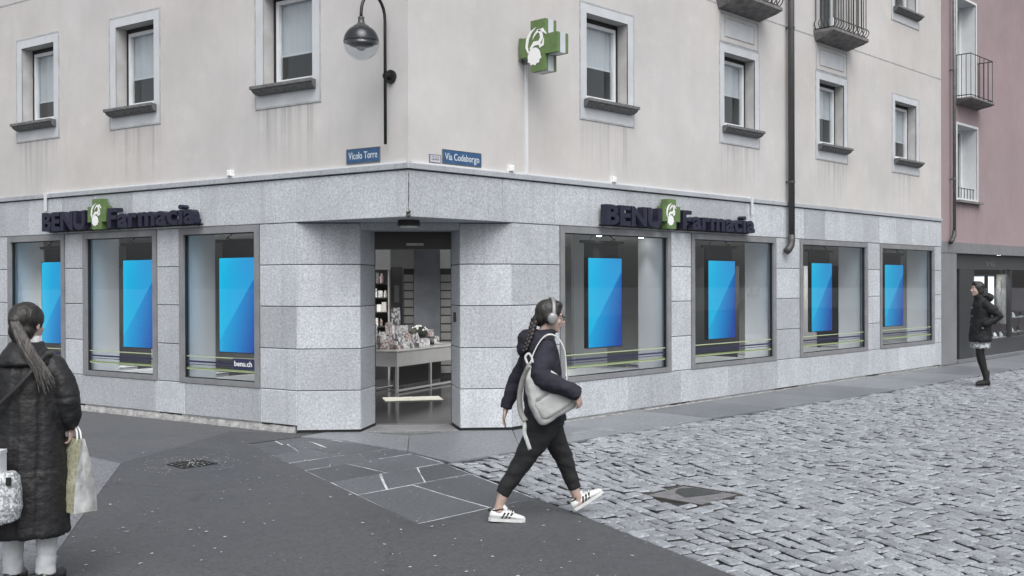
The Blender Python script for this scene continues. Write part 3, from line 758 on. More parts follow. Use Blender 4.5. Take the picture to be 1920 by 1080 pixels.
# --- shop windows
SLAB = {}
def shopwin(fr, a, b, right):
    c = fr((a+b)/2, 0, 0.5)
    w = empty('shop_window', tuple(c - WLOC[PB.name])); w.parent = PB; WLOC[w.name] = c
    z0, z1 = 0.497, 2.464
    mb = MB()
    mb.box(fr, a+0.003, b-0.003, -0.09, 0.010, z1-0.085, z1); mk('frame_rail', mb, MT['metal'], w); mb = MB(); mb.box(fr, a+0.003, b-0.003, -0.09, 0.014, z0, z0+0.062)
    mk('frame_rail', mb, MT['metal'], w)
    for x0, x1 in ((a+0.003, a+0.083), (b-0.083, b-0.003)):
        mb = MB(); mb.box(fr, x0, x1, -0.09, 0.012, z0+0.062, z1-0.085); mk('frame_jamb', mb, MT['metal'], w)
    mb = MB(); ring(mb, fr, a+0.083, b-0.083, z0+0.062, z1-0.085, 0.012, -0.06, -0.02); mk('gasket', mb, MT['black'], w)
    p = MB(); p.box(fr, a+0.083, b-0.083, -0.046, -0.038, z0+0.062, z1-0.085); pn = mk('pane', p, MT['glass'], w)
    for (s0, s1, m) in ((0.828, 0.841, 'sgreen'), (0.757, 0.780, 'navyfilm'), (0.728, 0.737, 'navyfilm'), (0.676, 0.694, 'greenfilm'), (0.668, 0.676, 'sgreen')):
        mb = MB(); mb.box(fr, a+0.083, b-0.083, -0.0375, -0.036, s0, s1); mk('stripe', mb, MT[m], w)
    return w
SW = []
for a, b in RSH: SW.append(shopwin(FR, a, b, True))
for a, b in LSH: SW.append(shopwin(FL, a, b, False))

# ------------------------------------------------------------------ pink neighbour
PK = Fr((0, 0, 0), (1, 0, 0), (0, -1, 0))
NB = empty('pink_building', (18, 0.3, 0), label='dusty pink plastered house with a dark shopfront next to the pharmacy', category='building')
PE = 24.0; pd = -0.10
wall('upper_wall', FR, RE, PE, 2.58, 9.6, [(15.42, 16.56, 3.55, 5.12), (15.42, 16.48, 5.66, 7.85)], MT['pink'], NB, [(15.4, 16.7, 3.5, 0.6)], d=pd)
mb = MB(); mb.box(FR, RE+0.003, PE, pd-0.1, pd+0.03, 2.36, 2.59); mk('stone_band', mb, MT['granite_dark'], NB)
mb = MB(); mb.box(FR, RE+0.003, 15.34, pd-0.4, pd+0.02, 0.0, 2.355); mk('stone_pier', mb, MT['granite_dark'], NB)
mb = MB(); mb.box(FR, 15.34, PE, pd-0.1, pd+0.06, 0.0, 0.06); mk('step', mb, MT['granite_pave'], NB)
mb = MB()
for q_ in ([(RE+0.06, 0.1, 0), (RE+0.06, 9, 0), (PE, 9, 0), (PE, 0.1, 0)],):
    for a, b in zip(q_, q_[1:]): mb.quad(Vector(a), Vector(b), Vector(b)+Vector((0, 0, 9.6)), Vector(a)+Vector((0, 0, 9.6)))
mk('back_wall', mb, MT['pink'], NB)
mb = MB(); mb.box(FR, RE+0.02, PE+0.3, -9, 0.3, 9.6, 9.8); mk('roof', mb, MT['granite_dark'], NB)
def pwin(a, b, z0, z1, sill):
    c = FR((a+b)/2, pd, z0)
    w = empty('window', tuple(c - WLOC[NB.name])); w.parent = NB; WLOC[w.name] = c
    dep = 0.32
    mb = MB()
    for u in (a, b): mb.quad(FR(u, pd, z0), FR(u, pd-dep, z0), FR(u, pd-dep, z1), FR(u, pd, z1))
    for z in (z0, z1): mb.quad(FR(a, pd, z), FR(a, pd-dep, z), FR(b, pd-dep, z), FR(b, pd, z))
    mk('reveal', mb, MT['white'], w)
    mb = MB(); ring(mb, FR, a-0.05, b+0.05, z0-0.05 if sill else z0, z1+0.05, 0.05, pd-0.01, pd+0.012); mk('surround', mb, MT['white'], w)
    mb = MB(); ring(mb, FR, a, b, z0, z1, 0.07, pd-dep-0.05, pd-dep); mb.box(FR, (a+b)/2-0.05, (a+b)/2+0.05, pd-dep-0.05, pd-dep, z0+0.07, z1-0.07); mk('frame', mb, MT['white'], w)
    for x0, x1 in ((a+0.07, (a+b)/2-0.05), ((a+b)/2+0.05, b-0.07)):
        mb = MB(); mb.box(FR, x0, x1, pd-dep-0.03, pd-dep-0.025, z0+0.07, z1-0.07); mk('pane', mb, MT['glass'], w)
    mb = MB(); mb.box(FR, a+0.02, b-0.02, pd-dep-0.4, pd-dep-0.39, z0, z1); mk('curtain', mb, MT['blind'], w)
    if sill: mb = MB(); mb.box(FR, a-0.1, b+0.12, pd-0.02, pd+0.1, z0-0.10, z0-0.051); mk('sill', mb, MT['concrete'], w)
    return w
w = pwin(15.42, 16.56, 3.55, 5.12, True)
for k in range(7):
    mb = MB(); mb.tube([FR(15.47+k*0.17, pd-0.06, 3.56), FR(15.47+k*0.17, pd-0.06, 3.78)], 0.009, 5); mk('guard_bar', mb, MT['iron'], w)
mb = MB(); mb.tube([FR(15.43, pd-0.06, 3.78), FR(16.55, pd-0.06, 3.78)], 0.01, 5); mk('guard_rail', mb, MT['iron'], w)
pwin(15.42, 16.48, 5.66, 7.85, False)
FP = Fr((0, 0.10, 0), (1, 0, 0), (0, -1, 0))
balcony(FP, 15.30, 16.62, 0.36, 5.66, 6, False, NB, MT['concrete'], MT['iron'], 0.92, 0, th=0.07)
# shopfront: header, piers of dark metal, glass
MT['shopdark'] = M('shopfront_grey', (0.035, 0.037, 0.04), 0.4, 0.12, 4)
MT['shopdark2'] = M('shopfront_panel', (0.05, 0.053, 0.057), 0.35, 0.1, 4)
sf = empty('shopfront', tuple(FR(18.5, pd, 0) - WLOC[NB.name])); sf.parent = NB; WLOC[sf.name] = FR(18.5, pd, 0)
mb = MB(); mb.box(FR, 15.345, PE, pd-0.2, pd-0.12, 2.03, 2.36); mk('header', mb, MT['shopdark2'], sf)
mb = MB(); mb.box(FR, 15.75, 16.55, pd-0.25, pd-0.08, 0.06, 2.03); mk('panel', mb, MT['shopdark'], sf)
mb = MB(); mb.box(FR, 16.555, PE, pd-0.2, pd-0.09, 0.06, 0.42); mk('base_panel', mb, MT['shopdark2'], sf)
for u in (16.56, 18.95, 20.4, 22.0):
    mb = MB(); mb.box(FR, u, u+0.09, pd-0.2, pd-0.10, 0.42, 2.03); mk('mullion', mb, MT['shopdark'], sf)
for a, b in ((15.36, 15.75), (16.65, 18.95), (19.04, 20.4), (20.49, 22.0)):
    mb = MB(); mb.box(FR, a, b, pd-0.16, pd-0.152, 0.42 if a > 16 else 0.06, 2.03); mk('pane', mb, MT['glass'], sf)
mb = MB(); mb.box(FR, 15.36, PE-0.1, -4.2, -4.1, 0, 2.6); mk('shop_wall', mb, M('boutique_wall', (0.09, 0.092, 0.095), 0.7, 0.2, 2), NB)
mb = MB(); mb.box(FR, 15.36, PE-0.1, -4.1, pd-0.2, 0.0, 0.03); mk('shop_floor', mb, M('boutique_floor', (0.05, 0.05, 0.052), 0.4), NB)
mb = MB(); mb.box(FR, 15.36, PE-0.1, -4.1, pd-0.2, 2.40, 2.44); mk('shop_ceiling', mb, M('boutique_ceiling', (0.08, 0.08, 0.085), 0.7), NB)
# ------------------------------------------------------------------ lettering helpers
def glyph(ch, size=1.0, bold=0.0, extrude=0.05):
    cu = bpy.data.curves.new('glyph', 'FONT'); cu.body = ch; cu.size = size; cu.extrude = extrude; cu.offset = bold; cu.resolution_u = 3
    o = bpy.data.objects.new('glyph', cu); COL.objects.link(o)
    dg = bpy.context.evaluated_depsgraph_get(); dg.update()
    me = bpy.data.meshes.new_from_object(o.evaluated_get(dg))
    bpy.data.objects.remove(o); bpy.data.curves.remove(cu)
    vs = [v.co.copy() for v in me.vertices]; fs_ = [list(p.vertices) for p in me.polygons]
    bpy.data.meshes.remove(me); return vs, fs_
def letters(text, fr, u0, u1, z0, caph, d0, d1, m, parent, flip=False, bold=0.0, gap=0.07, name='letter', flat=False):
    """fit text between u0 and u1 (reading direction from u0 to u1), baseline z0, capital height caph"""
    gl_ = []; x = 0
    ref, _ = glyph('E', 1.0, bold); H = max(v.y for v in ref) - min(v.y for v in ref)
    for ch in text:
        if ch == ' ': x += 0.28; continue
        vs, fs_ = glyph(ch, 1.0, bold)
        mn = min(v.x for v in vs); mx = max(v.x for v in vs)
        gl_.append((vs, fs_, x - mn)); x += mx - mn + gap
    W = x - gap; k = (u1 - u0) / W; kz = caph / H
    zmin = min(v.z for v in gl_[0][0]); zmax = max(v.z for v in gl_[0][0])
    out = MB()
    for vs, fs_, off in gl_:
        mb = MB(); mb.add([fr(u0 + (v.x + off)*k, d0 + (d1 - d0)*(v.z - zmin)/(zmax - zmin), z0 + v.y*kz) for v in vs], fs_)
        if flat: out.add(mb.v, mb.f)
        else: mk(name, mb, m, parent)
    if flat: mk(name, out, m, parent)
def stroke(mb, fr, pts, ws, d, th=0.006):          # tapered flat stroke in the (u, z) plane of fr
    n = len(pts); L_, R_ = [], []
    for i, p in enumerate(pts):
        a = Vector(pts[max(i-1, 0)]); b = Vector(pts[min(i+1, n-1)]); t = (b - a).normalized(); q_ = Vector((-t.y, t.x))
        L_.append(Vector(p) + q_*ws[i]); R_.append(Vector(p) - q_*ws[i])
    vs = [fr(p.x, d+th, p.y) for p in L_] + [fr(p.x, d+th, p.y) for p in R_] + [fr(p.x, d, p.y) for p in L_] + [fr(p.x, d, p.y) for p in R_]
    fs_ = []
    for i in range(n-1):
        fs_ += [(i, i+1, n+i+1, n+i), (i, i+1, 2*n+i+1, 2*n+i), (n+i, n+i+1, 3*n+i+1, 3*n+i)]
    mb.add(vs, fs_)
def bird(fr, cu, cz, s, d, parent, sgn=1):
    """white long-necked bird emblem: round feathered tail, S-shaped neck, beak, wing arc"""
    P = lambda x, y: (cu + sgn*x*s, cz + y*s)
    mb = MB()
    tail = []
    for k in range(22):
        t = 2*math.pi*k/22; rr = 0.26 + (0.05*(k % 2) if 0.55 < (t/(2*math.pi)) < 1.0 else 0)
        tail.append(P(-0.12 + rr*1.1*math.cos(t), -0.30 + rr*1.05*math.sin(t)))
    mb.add([fr(x, d+0.006, z) for x, z in tail], [list(range(22))])
    stroke(mb, fr, [P(-0.30, -0.05), P(-0.12, 0.10), P(0.10, 0.10), P(0.21, 0.24), P(0.17, 0.42), P(0.05, 0.50), P(-0.10, 0.38), P(-0.20, 0.24)], [0.03*s, 0.075*s, 0.07*s, 0.065*s, 0.06*s, 0.055*s, 0.03*s, 0.006*s], d)
    stroke(mb, fr, [P(0.05, 0.50), P(0.24, 0.50), P(0.42, 0.33)], [0.02*s, 0.055*s, 0.008*s], d)
    stroke(mb, fr, [P(-0.36, -0.22), P(-0.46, 0.02), P(-0.42, 0.28), P(-0.28, 0.48), P(-0.04, 0.62)], [0.012*s, 0.05*s, 0.06*s, 0.045*s, 0.006*s], d)
    stroke(mb, fr, [P(0.10, -0.02), P(0.26, 0.02), P(0.30, 0.22)], [0.06*s, 0.05*s, 0.006*s], d)
    return mk('bird_emblem', mb, MT['signwhite'], parent)
def cross_shape(fr, cu, cz, half, arm, d0, d1):
    pts = [(-arm, -half), (arm, -half), (arm, -arm), (half, -arm), (half, arm), (arm, arm), (arm, half), (-arm, half), (-arm, arm), (-half, arm), (-half, -arm), (-arm, -arm)]
    mb = MB(); n = 12
    mb.add([fr(cu+x, d0, cz+y) for x, y in pts] + [fr(cu+x, d1, cz+y) for x, y in pts], [list(range(n)), list(range(n, 2*n))] + [(i, (i+1) % n, n+(i+1) % n, n+i) for i in range(n)])
    return mb
# ------------------------------------------------------------------ shop signs
def shopsign(fr, u0, uc, u1, sgn, label):
    t = empty('shop_sign', fr(uc, 0.1, 2.5), label=label, category='sign', group='pharmacy letter signs on the fascia')
    z0 = 2.515
    letters('BENU', fr, u0, uc - sgn*0.25, z0, 0.262, 0.06, 0.165, MT['navy'], t, bold=0.04, gap=0.045)
    letters('Farmacia', fr, uc + sgn*0.25, u1, z0, 0.262, 0.06, 0.165, MT['navy'], t, bold=0.034, gap=0.04)
    cr = mk('cross', cross_shape(fr, uc, 2.70, 0.205, 0.105, 0.05, 0.15), MT['green'], t)
    bird(fr, uc, 2.69, 0.25, 0.15, cr, sgn)
    mb = MB(); mb.box(fr, min(u0, u1), max(u0, u1), 0.03, 0.055, 2.488, 2.510); mk('mounting_rail', mb, MT['black'], t)
    for u in (u0 + sgn*0.1, uc - sgn*0.3, uc + sgn*0.3, u1 - sgn*0.1):
        mb = MB(); mb.box(fr, u-0.02, u+0.02, -0.0, 0.032, 2.485, 2.515); mk('bracket', mb, MT['zinc'], t)
    return t
shopsign(FR, 3.19, 4.63, 6.79, 1, 'navy BENU Farmacia letters with green bird cross right of the corner')
shopsign(FL, 6.58, 5.32, 3.30, -1, 'navy BENU Farmacia letters with green bird cross left of the corner')
# web address sticker in the nearest left window
t = empty('web_sticker', FL(2.6, -0.03, 0.7), label='navy benu.ch sticker in the corner of the shop window left of the door', category='sticker')
mb = MB(); mb.box(FL, 2.455, 2.84, -0.0355, -0.033, 0.70, 0.835); mk('film', mb, MT['navyfilm'], t)
letters('benu.ch', FL, 2.81, 2.495, 0.742, 0.066, -0.0325, -0.031, MT['signwhite'], t, bold=0.02, gap=0.06, flat=True, name='lettering')

# projecting green cross on its bracket
FX = Fr((1.70, 0, 0), (0, -1, 0), (-1, 0, 0))            # u = out from the right facade, d = towards the left
t = empty('pharmacy_cross', (1.8, -0.33, 4.2), label='projecting green pharmacy cross with white bird emblem on the right facade', category='sign')
cz = 4.535
mk('body', cross_shape(FX, 0.335, cz, 0.30, 0.115, -0.20, 0.0), MT['green'], t)
mb = cross_shape(FX, 0.335, cz, 0.303, 0.118, -0.145, -0.055); mk('light_band', mb, M('cross_side_band', (0.50, 0.53, 0.57), 0.4, 0.06), t)
bird(FX, 0.325, cz - 0.01, 0.36, 0.0005, t, 1)
mb = MB(); mb.box(FX, 0.0, 0.04, -0.17, -0.03, 4.40, 4.67); mb.box(FX, 0.0, 0.16, -0.12, -0.08, 4.375, 4.415); mk('wall_bracket', mb, MT['zinc'], t)
t = mk('cable_conduit', MB().box(FR, 1.825, 1.86, 0.0, 0.03, 3.055, 4.37), MT['white']); tag(t, 'white vertical cable duct running down from the projecting green cross', 'conduit', 'white cable ducts on the facade')
mb = MB(); mb.box(FR, 0.03, 6.885, 0.002, 0.026, ZC1+0.001, ZC1+0.020); mb.box(FR, 6.885, 6.92, 0.036, 0.06, 2.80, ZC1+0.021); mb.box(FR, 6.885, 6.92, 0.002, 0.036, ZC1+0.001, ZC1+0.020)
tag(mk('cable_conduit', mb, MT['white']), 'white cable duct along the ledge of the right facade ending above the sign', 'conduit', 'white cable ducts on the facade')
mb = MB(); mb.box(FL, 0.03, 6.66, 0.002, 0.026, ZC1+0.001, ZC1+0.020); mb.box(FL, 6.66, 6.70, 0.036, 0.06, 2.80, ZC1+0.021); mb.box(FL, 6.66, 6.70, 0.002, 0.036, ZC1+0.001, ZC1+0.020)
tag(mk('cable_conduit', mb, MT['white']), 'white cable duct along the ledge of the left facade ending above the sign', 'conduit', 'white cable ducts on the facade')
for fr, u, l in ((FR, 1.56, 'small white junction box on the ledge left of the cross cable duct'.replace('left', 'just left')), (FR, 3.50, 'small white junction box on the ledge under the nearest right window'), (FL, 2.80, 'small white junction box on the ledge of the left facade')):
    t = empty('junction_box', fr(u, 0.03, ZC1), label=l, category='junction box', group='junction boxes on the ledge')
    mk('box', slab(fr, u-0.035, u+0.035, 0.0, 0.055, ZC1+0.022, ZC1+0.095, 0.006), MT['signwhite'], t)
    mb = MB(); mb.tube([fr(u, 0.02, ZC1+0.0205), fr(u, 0.02, ZC1+0.03)], 0.012, 8); mk('gland', mb, MT['white'], t)

# street name plates
def street(fr, u0, u1, z0, z1, text, label, m='enamel', mt='enamel_txt', th=0.012, cap=0.5):
    t = empty('street_sign' if m == 'enamel' else 'house_plate', fr((u0+u1)/2, 0.01, z0), label=label, category='sign')
    a, b = min(u0, u1), max(u0, u1)
    mk('plate', slab(fr, a, b, 0.0, 0.014, z0, z1, 0.004), MT[m], t)
    mb = MB(); ring(mb, fr, a-0.004, b+0.004, z0-0.004, z1+0.004, 0.006, 0.0, 0.016); mk('border', mb, MT['zinc'] if m == 'enamel' else MT['plate_txt'], t)
    s = 1 if u1 > u0 else -1; H = z1 - z0
    if not text:                                     # print too small to read: two rows of marks
        mb = MB()
        for k in range(5): mb.box(fr, a+0.02+k*0.024, a+0.036+k*0.024, 0.0142, 0.0152, z0+H*0.3, z0+H*(0.5 + 0.06*(k % 2)))
        mb.box(fr, a+0.02, b-0.02, 0.0142, 0.0152, z0+H*0.70, z0+H*0.78); mk('print', mb, MT[mt], t); return
    letters(text, fr, u0 + s*0.03, u1 - s*0.03, z0 + H*0.28, H*cap, 0.0135, 0.0165, MT[mt], t, bold=0.012, gap=0.06, flat=True, name='lettering')
street(FL, 0.885, 0.40, 3.095, 3.252, 'Vicolo Torre', 'blue enamel Vicolo Torre street name plate left of the corner')
street(FR, 0.49, 1.08, 3.085, 3.238, 'Via Codeborgo', 'blue enamel Via Codeborgo street name plate right of the corner')
street(FR, 0.30, 0.455, 3.082, 3.165, '', 'small pale plate beside the Via Codeborgo street sign', 'plate', 'plate_txt', cap=0.4)

# wall lamp on the left facade
t = empty('wall_lamp', FL(0.24, 0.05, 3.26), label='black swan-neck wall lamp with clear glass globe by the corner', category='lamp')
pl = 0.085
arc = [FL(0.25, pl, 3.26), FL(0.25, pl, 4.60)]
for k in range(1, 13):
    a_ = math.pi * k / 12
    arc.append(FL(0.25, pl + 0.19*(1 - math.cos(a_)), 4.60 + 0.24*math.sin(a_)))
arc.append(FL(0.25, pl + 0.38, 4.54))
mb = MB(); mb.tube(arc, 0.017, 10); mk('pole', mb, MT['black'], t, smooth=True)
mb = MB(); mb.tube([FL(0.235, 0.0, 4.0), FL(0.235, 0.03, 4.0)], 0.075, 18); mb.tube([FL(0.25, 0.0, 4.0), FL(0.25, 0.095, 4.0)], 0.032, 12); mk('wall_plate', mb, MT['black'], t)
lc = FL(0.25, pl + 0.38, 4.29)
mb = MB(); mb.lathe(lc, [(0.030, 0.27), (0.036, 0.265), (0.032, 0.25), (0.036, 0.21), (0.055, 0.185), (0.085, 0.17), (0.09, 0.155), (0.11, 0.15)], 24); mk('collar', mb, M('lamp_grey', (0.05, 0.053, 0.058), 0.35, 0.1), t, smooth=True)
mb = MB(); mb.lathe(lc, [(0.188*math.cos(rad(a_)), 0.188*math.sin(rad(a_))) for a_ in (52, 42, 32, 22, 12, 4, 0)] + [(0.176, 0.0), (0.12, -0.035), (0.07, -0.05), (0.02, -0.055)], 28); mk('hood', mb, M('lamp_hood', (0.03, 0.034, 0.04), 0.18, 0.1, metal=0.4), t, smooth=True)
mb = MB(); mb.lathe(lc, [(0.19*math.cos(rad(a_)), 0.19*math.sin(rad(a_))) for a_ in (0, -12, -24, -36, -48, -60, -72, -84, -89)], 28); mk('globe', mb, glassmat('lamp_glass', (0.86, 0.88, 0.90), 0.05), t, smooth=True)
mb = MB(); mb.ball(lc + Vector((0, 0, -0.045)), 0.055, 0.055, 0.045); mk('bulb', mb, M('lamp_bulb', (0.55, 0.56, 0.56), 0.2), t, smooth=True)
# worn corner of the fascia
mb = MB(); rr_ = random.Random(6)
mb.tube([Vector((-0.006 + rr_.uniform(-0.004, 0.004), -0.008 + rr_.uniform(-0.004, 0.004), 2.50 + 0.03*k)) for k in range(16)], [rr_.uniform(0.001, 0.006) for k in range(16)], 6)
for k in range(7): mb.ball((rr_.uniform(-0.03, 0.02), rr_.uniform(-0.02, 0.01), 2.47 + rr_.uniform(0, 0.06)), rr_.uniform(0.008, 0.02), n=7, m=5)
mk('corner_damage', mb, M('crumbled_mortar', (0.06, 0.058, 0.056), 0.9, 0.4, 40), PB)
# entrance soffit lamp
t = empty('entrance_lamp', (0.36, 0.42, 2.40), label='flat black oval lamp under the soffit above the entrance', category='lamp')
mb = MB(); mb.lathe((0.36, 0.42, 2.4), [(0.05, 0.0655), (0.125, 0.065), (0.13, 0.01), (0.12, 0.0), (0.02, -0.001)], 24); mk('housing', mb, MT['black'], t, smooth=False)
mb = MB(); mb.lathe((0.36, 0.42, 2.4), [(0.10, -0.002), (0.09, -0.018), (0.02, -0.024)], 20); mk('diffuser', mb, M('lamp_diffuser', (0.45, 0.46, 0.47), 0.4), t, smooth=True)
# downpipes
t = empty('downpipe', FR(8.02, 0.1, 2.25), label='dark grey metal downpipe on the cream facade with bent end', category='downpipe')
mb = MB(); mb.tube([FR(8.02, 0.10, 9.4), FR(8.02, 0.10, 2.50)], 0.052, 14); mk('pipe', mb, MT['pipe'], t, smooth=True)
mb = MB(); mb.tube([FR(8.02, 0.10, 2.52), FR(8.02, 0.10, 2.42), FR(7.995, 0.10, 2.34), FR(7.95, 0.085, 2.28), FR(7.91, 0.06, 2.24)], 0.058, 14); mk('elbow', mb, MT['pipe'], t, smooth=True)
for z in (3.36, 5.86):
    mb = MB(); mb.tube([FR(8.02, 0.10, z), FR(8.02, 0.10, z+0.03)], 0.059, 14); mb.box(FR, 8.01, 8.03, -0.02, 0.05, z, z+0.03); mk('clamp', mb, MT['pipe'], t)
t = empty('downpipe', FR(14.95, 0.02, 2.6), label='thin zinc downpipe on the pink facade with dark shoe', category='downpipe')
mb = MB(); mb.tube([FR(15.02, 0.0, 9.6), FR(15.02, 0.0, 2.80)], 0.034, 12); mk('pipe', mb, MT['zinc'], t, smooth=True)
mb = MB(); mb.tube([FR(15.02, 0.0, 2.82), FR(15.0, 0.0, 2.72), FR(14.92, 0.0, 2.64), FR(14.82, 0.0, 2.57)], 0.045, 12); mk('elbow', mb, MT['pipe'], t, smooth=True)
for z in (3.9, 6.2): 
    mb = MB(); mb.tube([FR(15.02, 0.0, z), FR(15.02, 0.0, z+0.03)], 0.042, 12); mb.box(FR, 15.0, 15.04, -0.11, -0.05, z, z+0.03); mk('clamp', mb, MT['zinc'], t)

# ------------------------------------------------------------------ screens in the windows
def screenmat():
    m, nt, bs = newmat('screen_image')
    uv = nd(nt, 'ShaderNodeUVMap'); sp = nd(nt, 'ShaderNodeSeparateXYZ'); lk(nt, uv.outputs[0], sp.inputs[0])
    u, v = sp.outputs[0], sp.outputs[1]
    # cyan left to blue right, a lighter diagonal plane above the line from lower left to upper right
    fac = math_(nt, 'ADD', math_(nt, 'MULTIPLY', u, 0.75), math_(nt, 'MULTIPLY', math_(nt, 'SUBTRACT', 1.0, v), 0.28))
    cr = nd(nt, 'ShaderNodeValToRGB'); lk(nt, fac, cr.inputs[0])
    cr.color_ramp.elements[0].position = 0.1; cr.color_ramp.elements[0].color = (0.0, 0.50, 0.83, 1)
    cr.color_ramp.elements[1].position = 0.94; cr.color_ramp.elements[1].color = (0.006, 0.060, 0.36, 1)
    e = cr.color_ramp.elements.new(0.58); e.color = (0.0, 0.245, 0.62, 1)
    diag = math_(nt, 'SUBTRACT', v, math_(nt, 'ADD', math_(nt, 'MULTIPLY', u, 0.73), 0.12))
    above = math_(nt, 'GREATER_THAN', diag, 0.0)
    light = math_(nt, 'MULTIPLY', above, ramp(nt, diag, 0.0, 0.55, 0.85, 0.35))
    col = mixc(nt, light, cr.outputs[0], mixc(nt, ramp(nt, u, 0, 1), (0.0, 0.54, 0.85), (0.03, 0.36, 0.76)))
    bs.inputs['Base Color'].default_value = (0.01, 0.01, 0.01, 1); bs.inputs['Roughness'].default_value = 0.25
    lk(nt, col, bs.inputs['Emission Color']); bs.inputs['Emission Strength'].default_value = 0.82
    return m
MT['screen'] = screenmat()
MT['bezel'] = M('screen_bezel', (0.012, 0.012, 0.013), 0.35, 0.1)
MT['hanger'] = M('screen_hanger', (0.022, 0.0225, 0.024), 0.5, 0.1)
def screen(fr, u0, u1, label, rev, zb=0.875, zt=2.085, d=-0.40):
    t = empty('display_screen', fr((u0+u1)/2, d, zb), label=label, category='screen', group='hanging advertising screens in the shop windows')
    mb = MB(); mb.box(fr, u0-0.012, u1+0.012, d-0.07, d-0.003, zb-0.012, zt+0.012); mk('bezel', mb, MT['bezel'], t)
    mb = MB(); mb.add([fr(u0, d, zb), fr(u1, d, zb), fr(u1, d, zt), fr(u0, d, zt)], [(0, 1, 2, 3)])
    mb.uv = [(1, 0), (0, 0), (0, 1), (1, 1)] if rev else [(0, 0), (1, 0), (1, 1), (0, 1)]
    mk('image', mb, MT['screen'], t, recalc=False)
    mb = MB(); mb.box(fr, u0-0.0, u1+0.0, d-0.075, d-0.05, zt+0.013, zt+0.20); mk('hanger_board', mb, MT['hanger'], t)
    mb = MB(); mb.box(fr, u0-0.10, u1+0.10, d-0.075, d-0.03, zt+0.201, zt+0.24); mk('hanger_bar', mb, MT['hanger'], t)
    for u, s in ((u0+0.08, -1), (u1-0.08, 1)):
        mb = MB(); mb.tube([fr(u, d-0.05, zt+0.24), fr(u - s*0.09, d-0.06, 2.404)], 0.005, 6); mk('cable', mb, MT['black'], t)
    mb = MB()
    c = [fr(u1-0.12 + 0.05*math.sin(k*0.9), d-0.08 - 0.03*math.cos(k*1.7), zt+0.235 + 0.018*k + 0.012*math.sin(k*2.1)) for k in range(5)]
    mb.tube(c + [fr(u1+0.02, d-0.1, 2.404)], 0.006, 6); mk('power_lead', mb, MT['black'], t)
    return t
screen(FR, 3.49, 4.21, 'blue advertising screen in the first window right of the entrance', False)
screen(FR, 6.37, 7.12, 'blue advertising screen in the second window right of the entrance', False)
screen(FR, 9.62, 10.37, 'blue advertising screen in the third window right of the entrance', False)
screen(FR, 12.56, 13.40, 'blue advertising screen in the last window before the pink house', False)
screen(FL, 2.79, 3.51, 'blue advertising screen above the web sticker left of the entrance', True)
screen(FL, 4.78, 5.52, 'blue advertising screen in the middle window of the left facade', True)
screen(FL, 6.78, 7.50, 'blue advertising screen at the left edge behind the person in black', True)
MT['spot'] = emis('spot_glow', (1.0, 0.98, 0.95), 14)
def spot(p, label, power=14, r_=0.045, grp='ceiling spots in the shop'):
    t = empty('ceiling_spot', p, label=label, category='lamp', group=grp)
    mb = MB(); mb.lathe(p, [(r_*0.5, -0.001), (r_*1.25, -0.002), (r_*1.25, -0.012), (r_, -0.014)], 18); mk('trim_ring', mb, MT['zinc'], t)
    mb = MB(); mb.lathe(p, [(r_*0.98, -0.015), (r_*0.5, -0.022), (0.004, -0.024)], 14); mk('lens', mb, MT['spot'], t)
    ld = bpy.data.lights.new('spot_light', 'AREA'); ld.shape = 'DISK'; ld.size = r_*2.6; ld.energy = power; ld.color = (1.0, 0.97, 0.93); ld.spread = rad(150) if r_ > 0.05 else rad(50)
    lo = bpy.data.objects.new('spot_light', ld); lo.location = (0, 0, -0.035); COL.objects.link(lo); lo.parent = t
for u, s_ in ((3.72, 'above the screen'), (4.66, 'right of the screen')):
    spot(FR(u, -0.40, 2.404), f'small lit ceiling spot {s_} in the first right window', 0.4, 0.04, 'lit spots in the first right window')
k_ = 0; CL = ['right of the entrance', 'behind the counter', 'in front of the dark column', 'behind the first right window', 'beside the drawer cabinets', 'behind the second right window', 'behind the third right window', 'above the tall product shelf', 'behind the left windows', 'in the far right corner']
for (x, y) in ((4.9, 2.4), (2.6, 5.8), (3.0, 6.5), (6.4, 3.2), (6.0, 6.8), (9.0, 3.0), (12.2, 2.6), (1.0, 6.5), (0.6, 9.0), (9.2, 6.0)):
    spot((x, y, 2.62), 'round recessed ceiling light inside the shop ' + CL[k_], 58, 0.09, 'recessed ceiling lights inside the shop'); k_ += 1

# ------------------------------------------------------------------ shop interior
def IP(t_, k, z=0.0): return FC(t_, -k, z)
FI = Fr(FC(0, 0, 0), FC.u, -FC.n)                     # (t along the door, k into the shop, z)
# column
mk('shop_column', MB().box(FI, 1.27, 1.74, 6.5, 7.0, 0.004, 2.62), MT['columng'], label='dark grey column behind the counter', category='column')
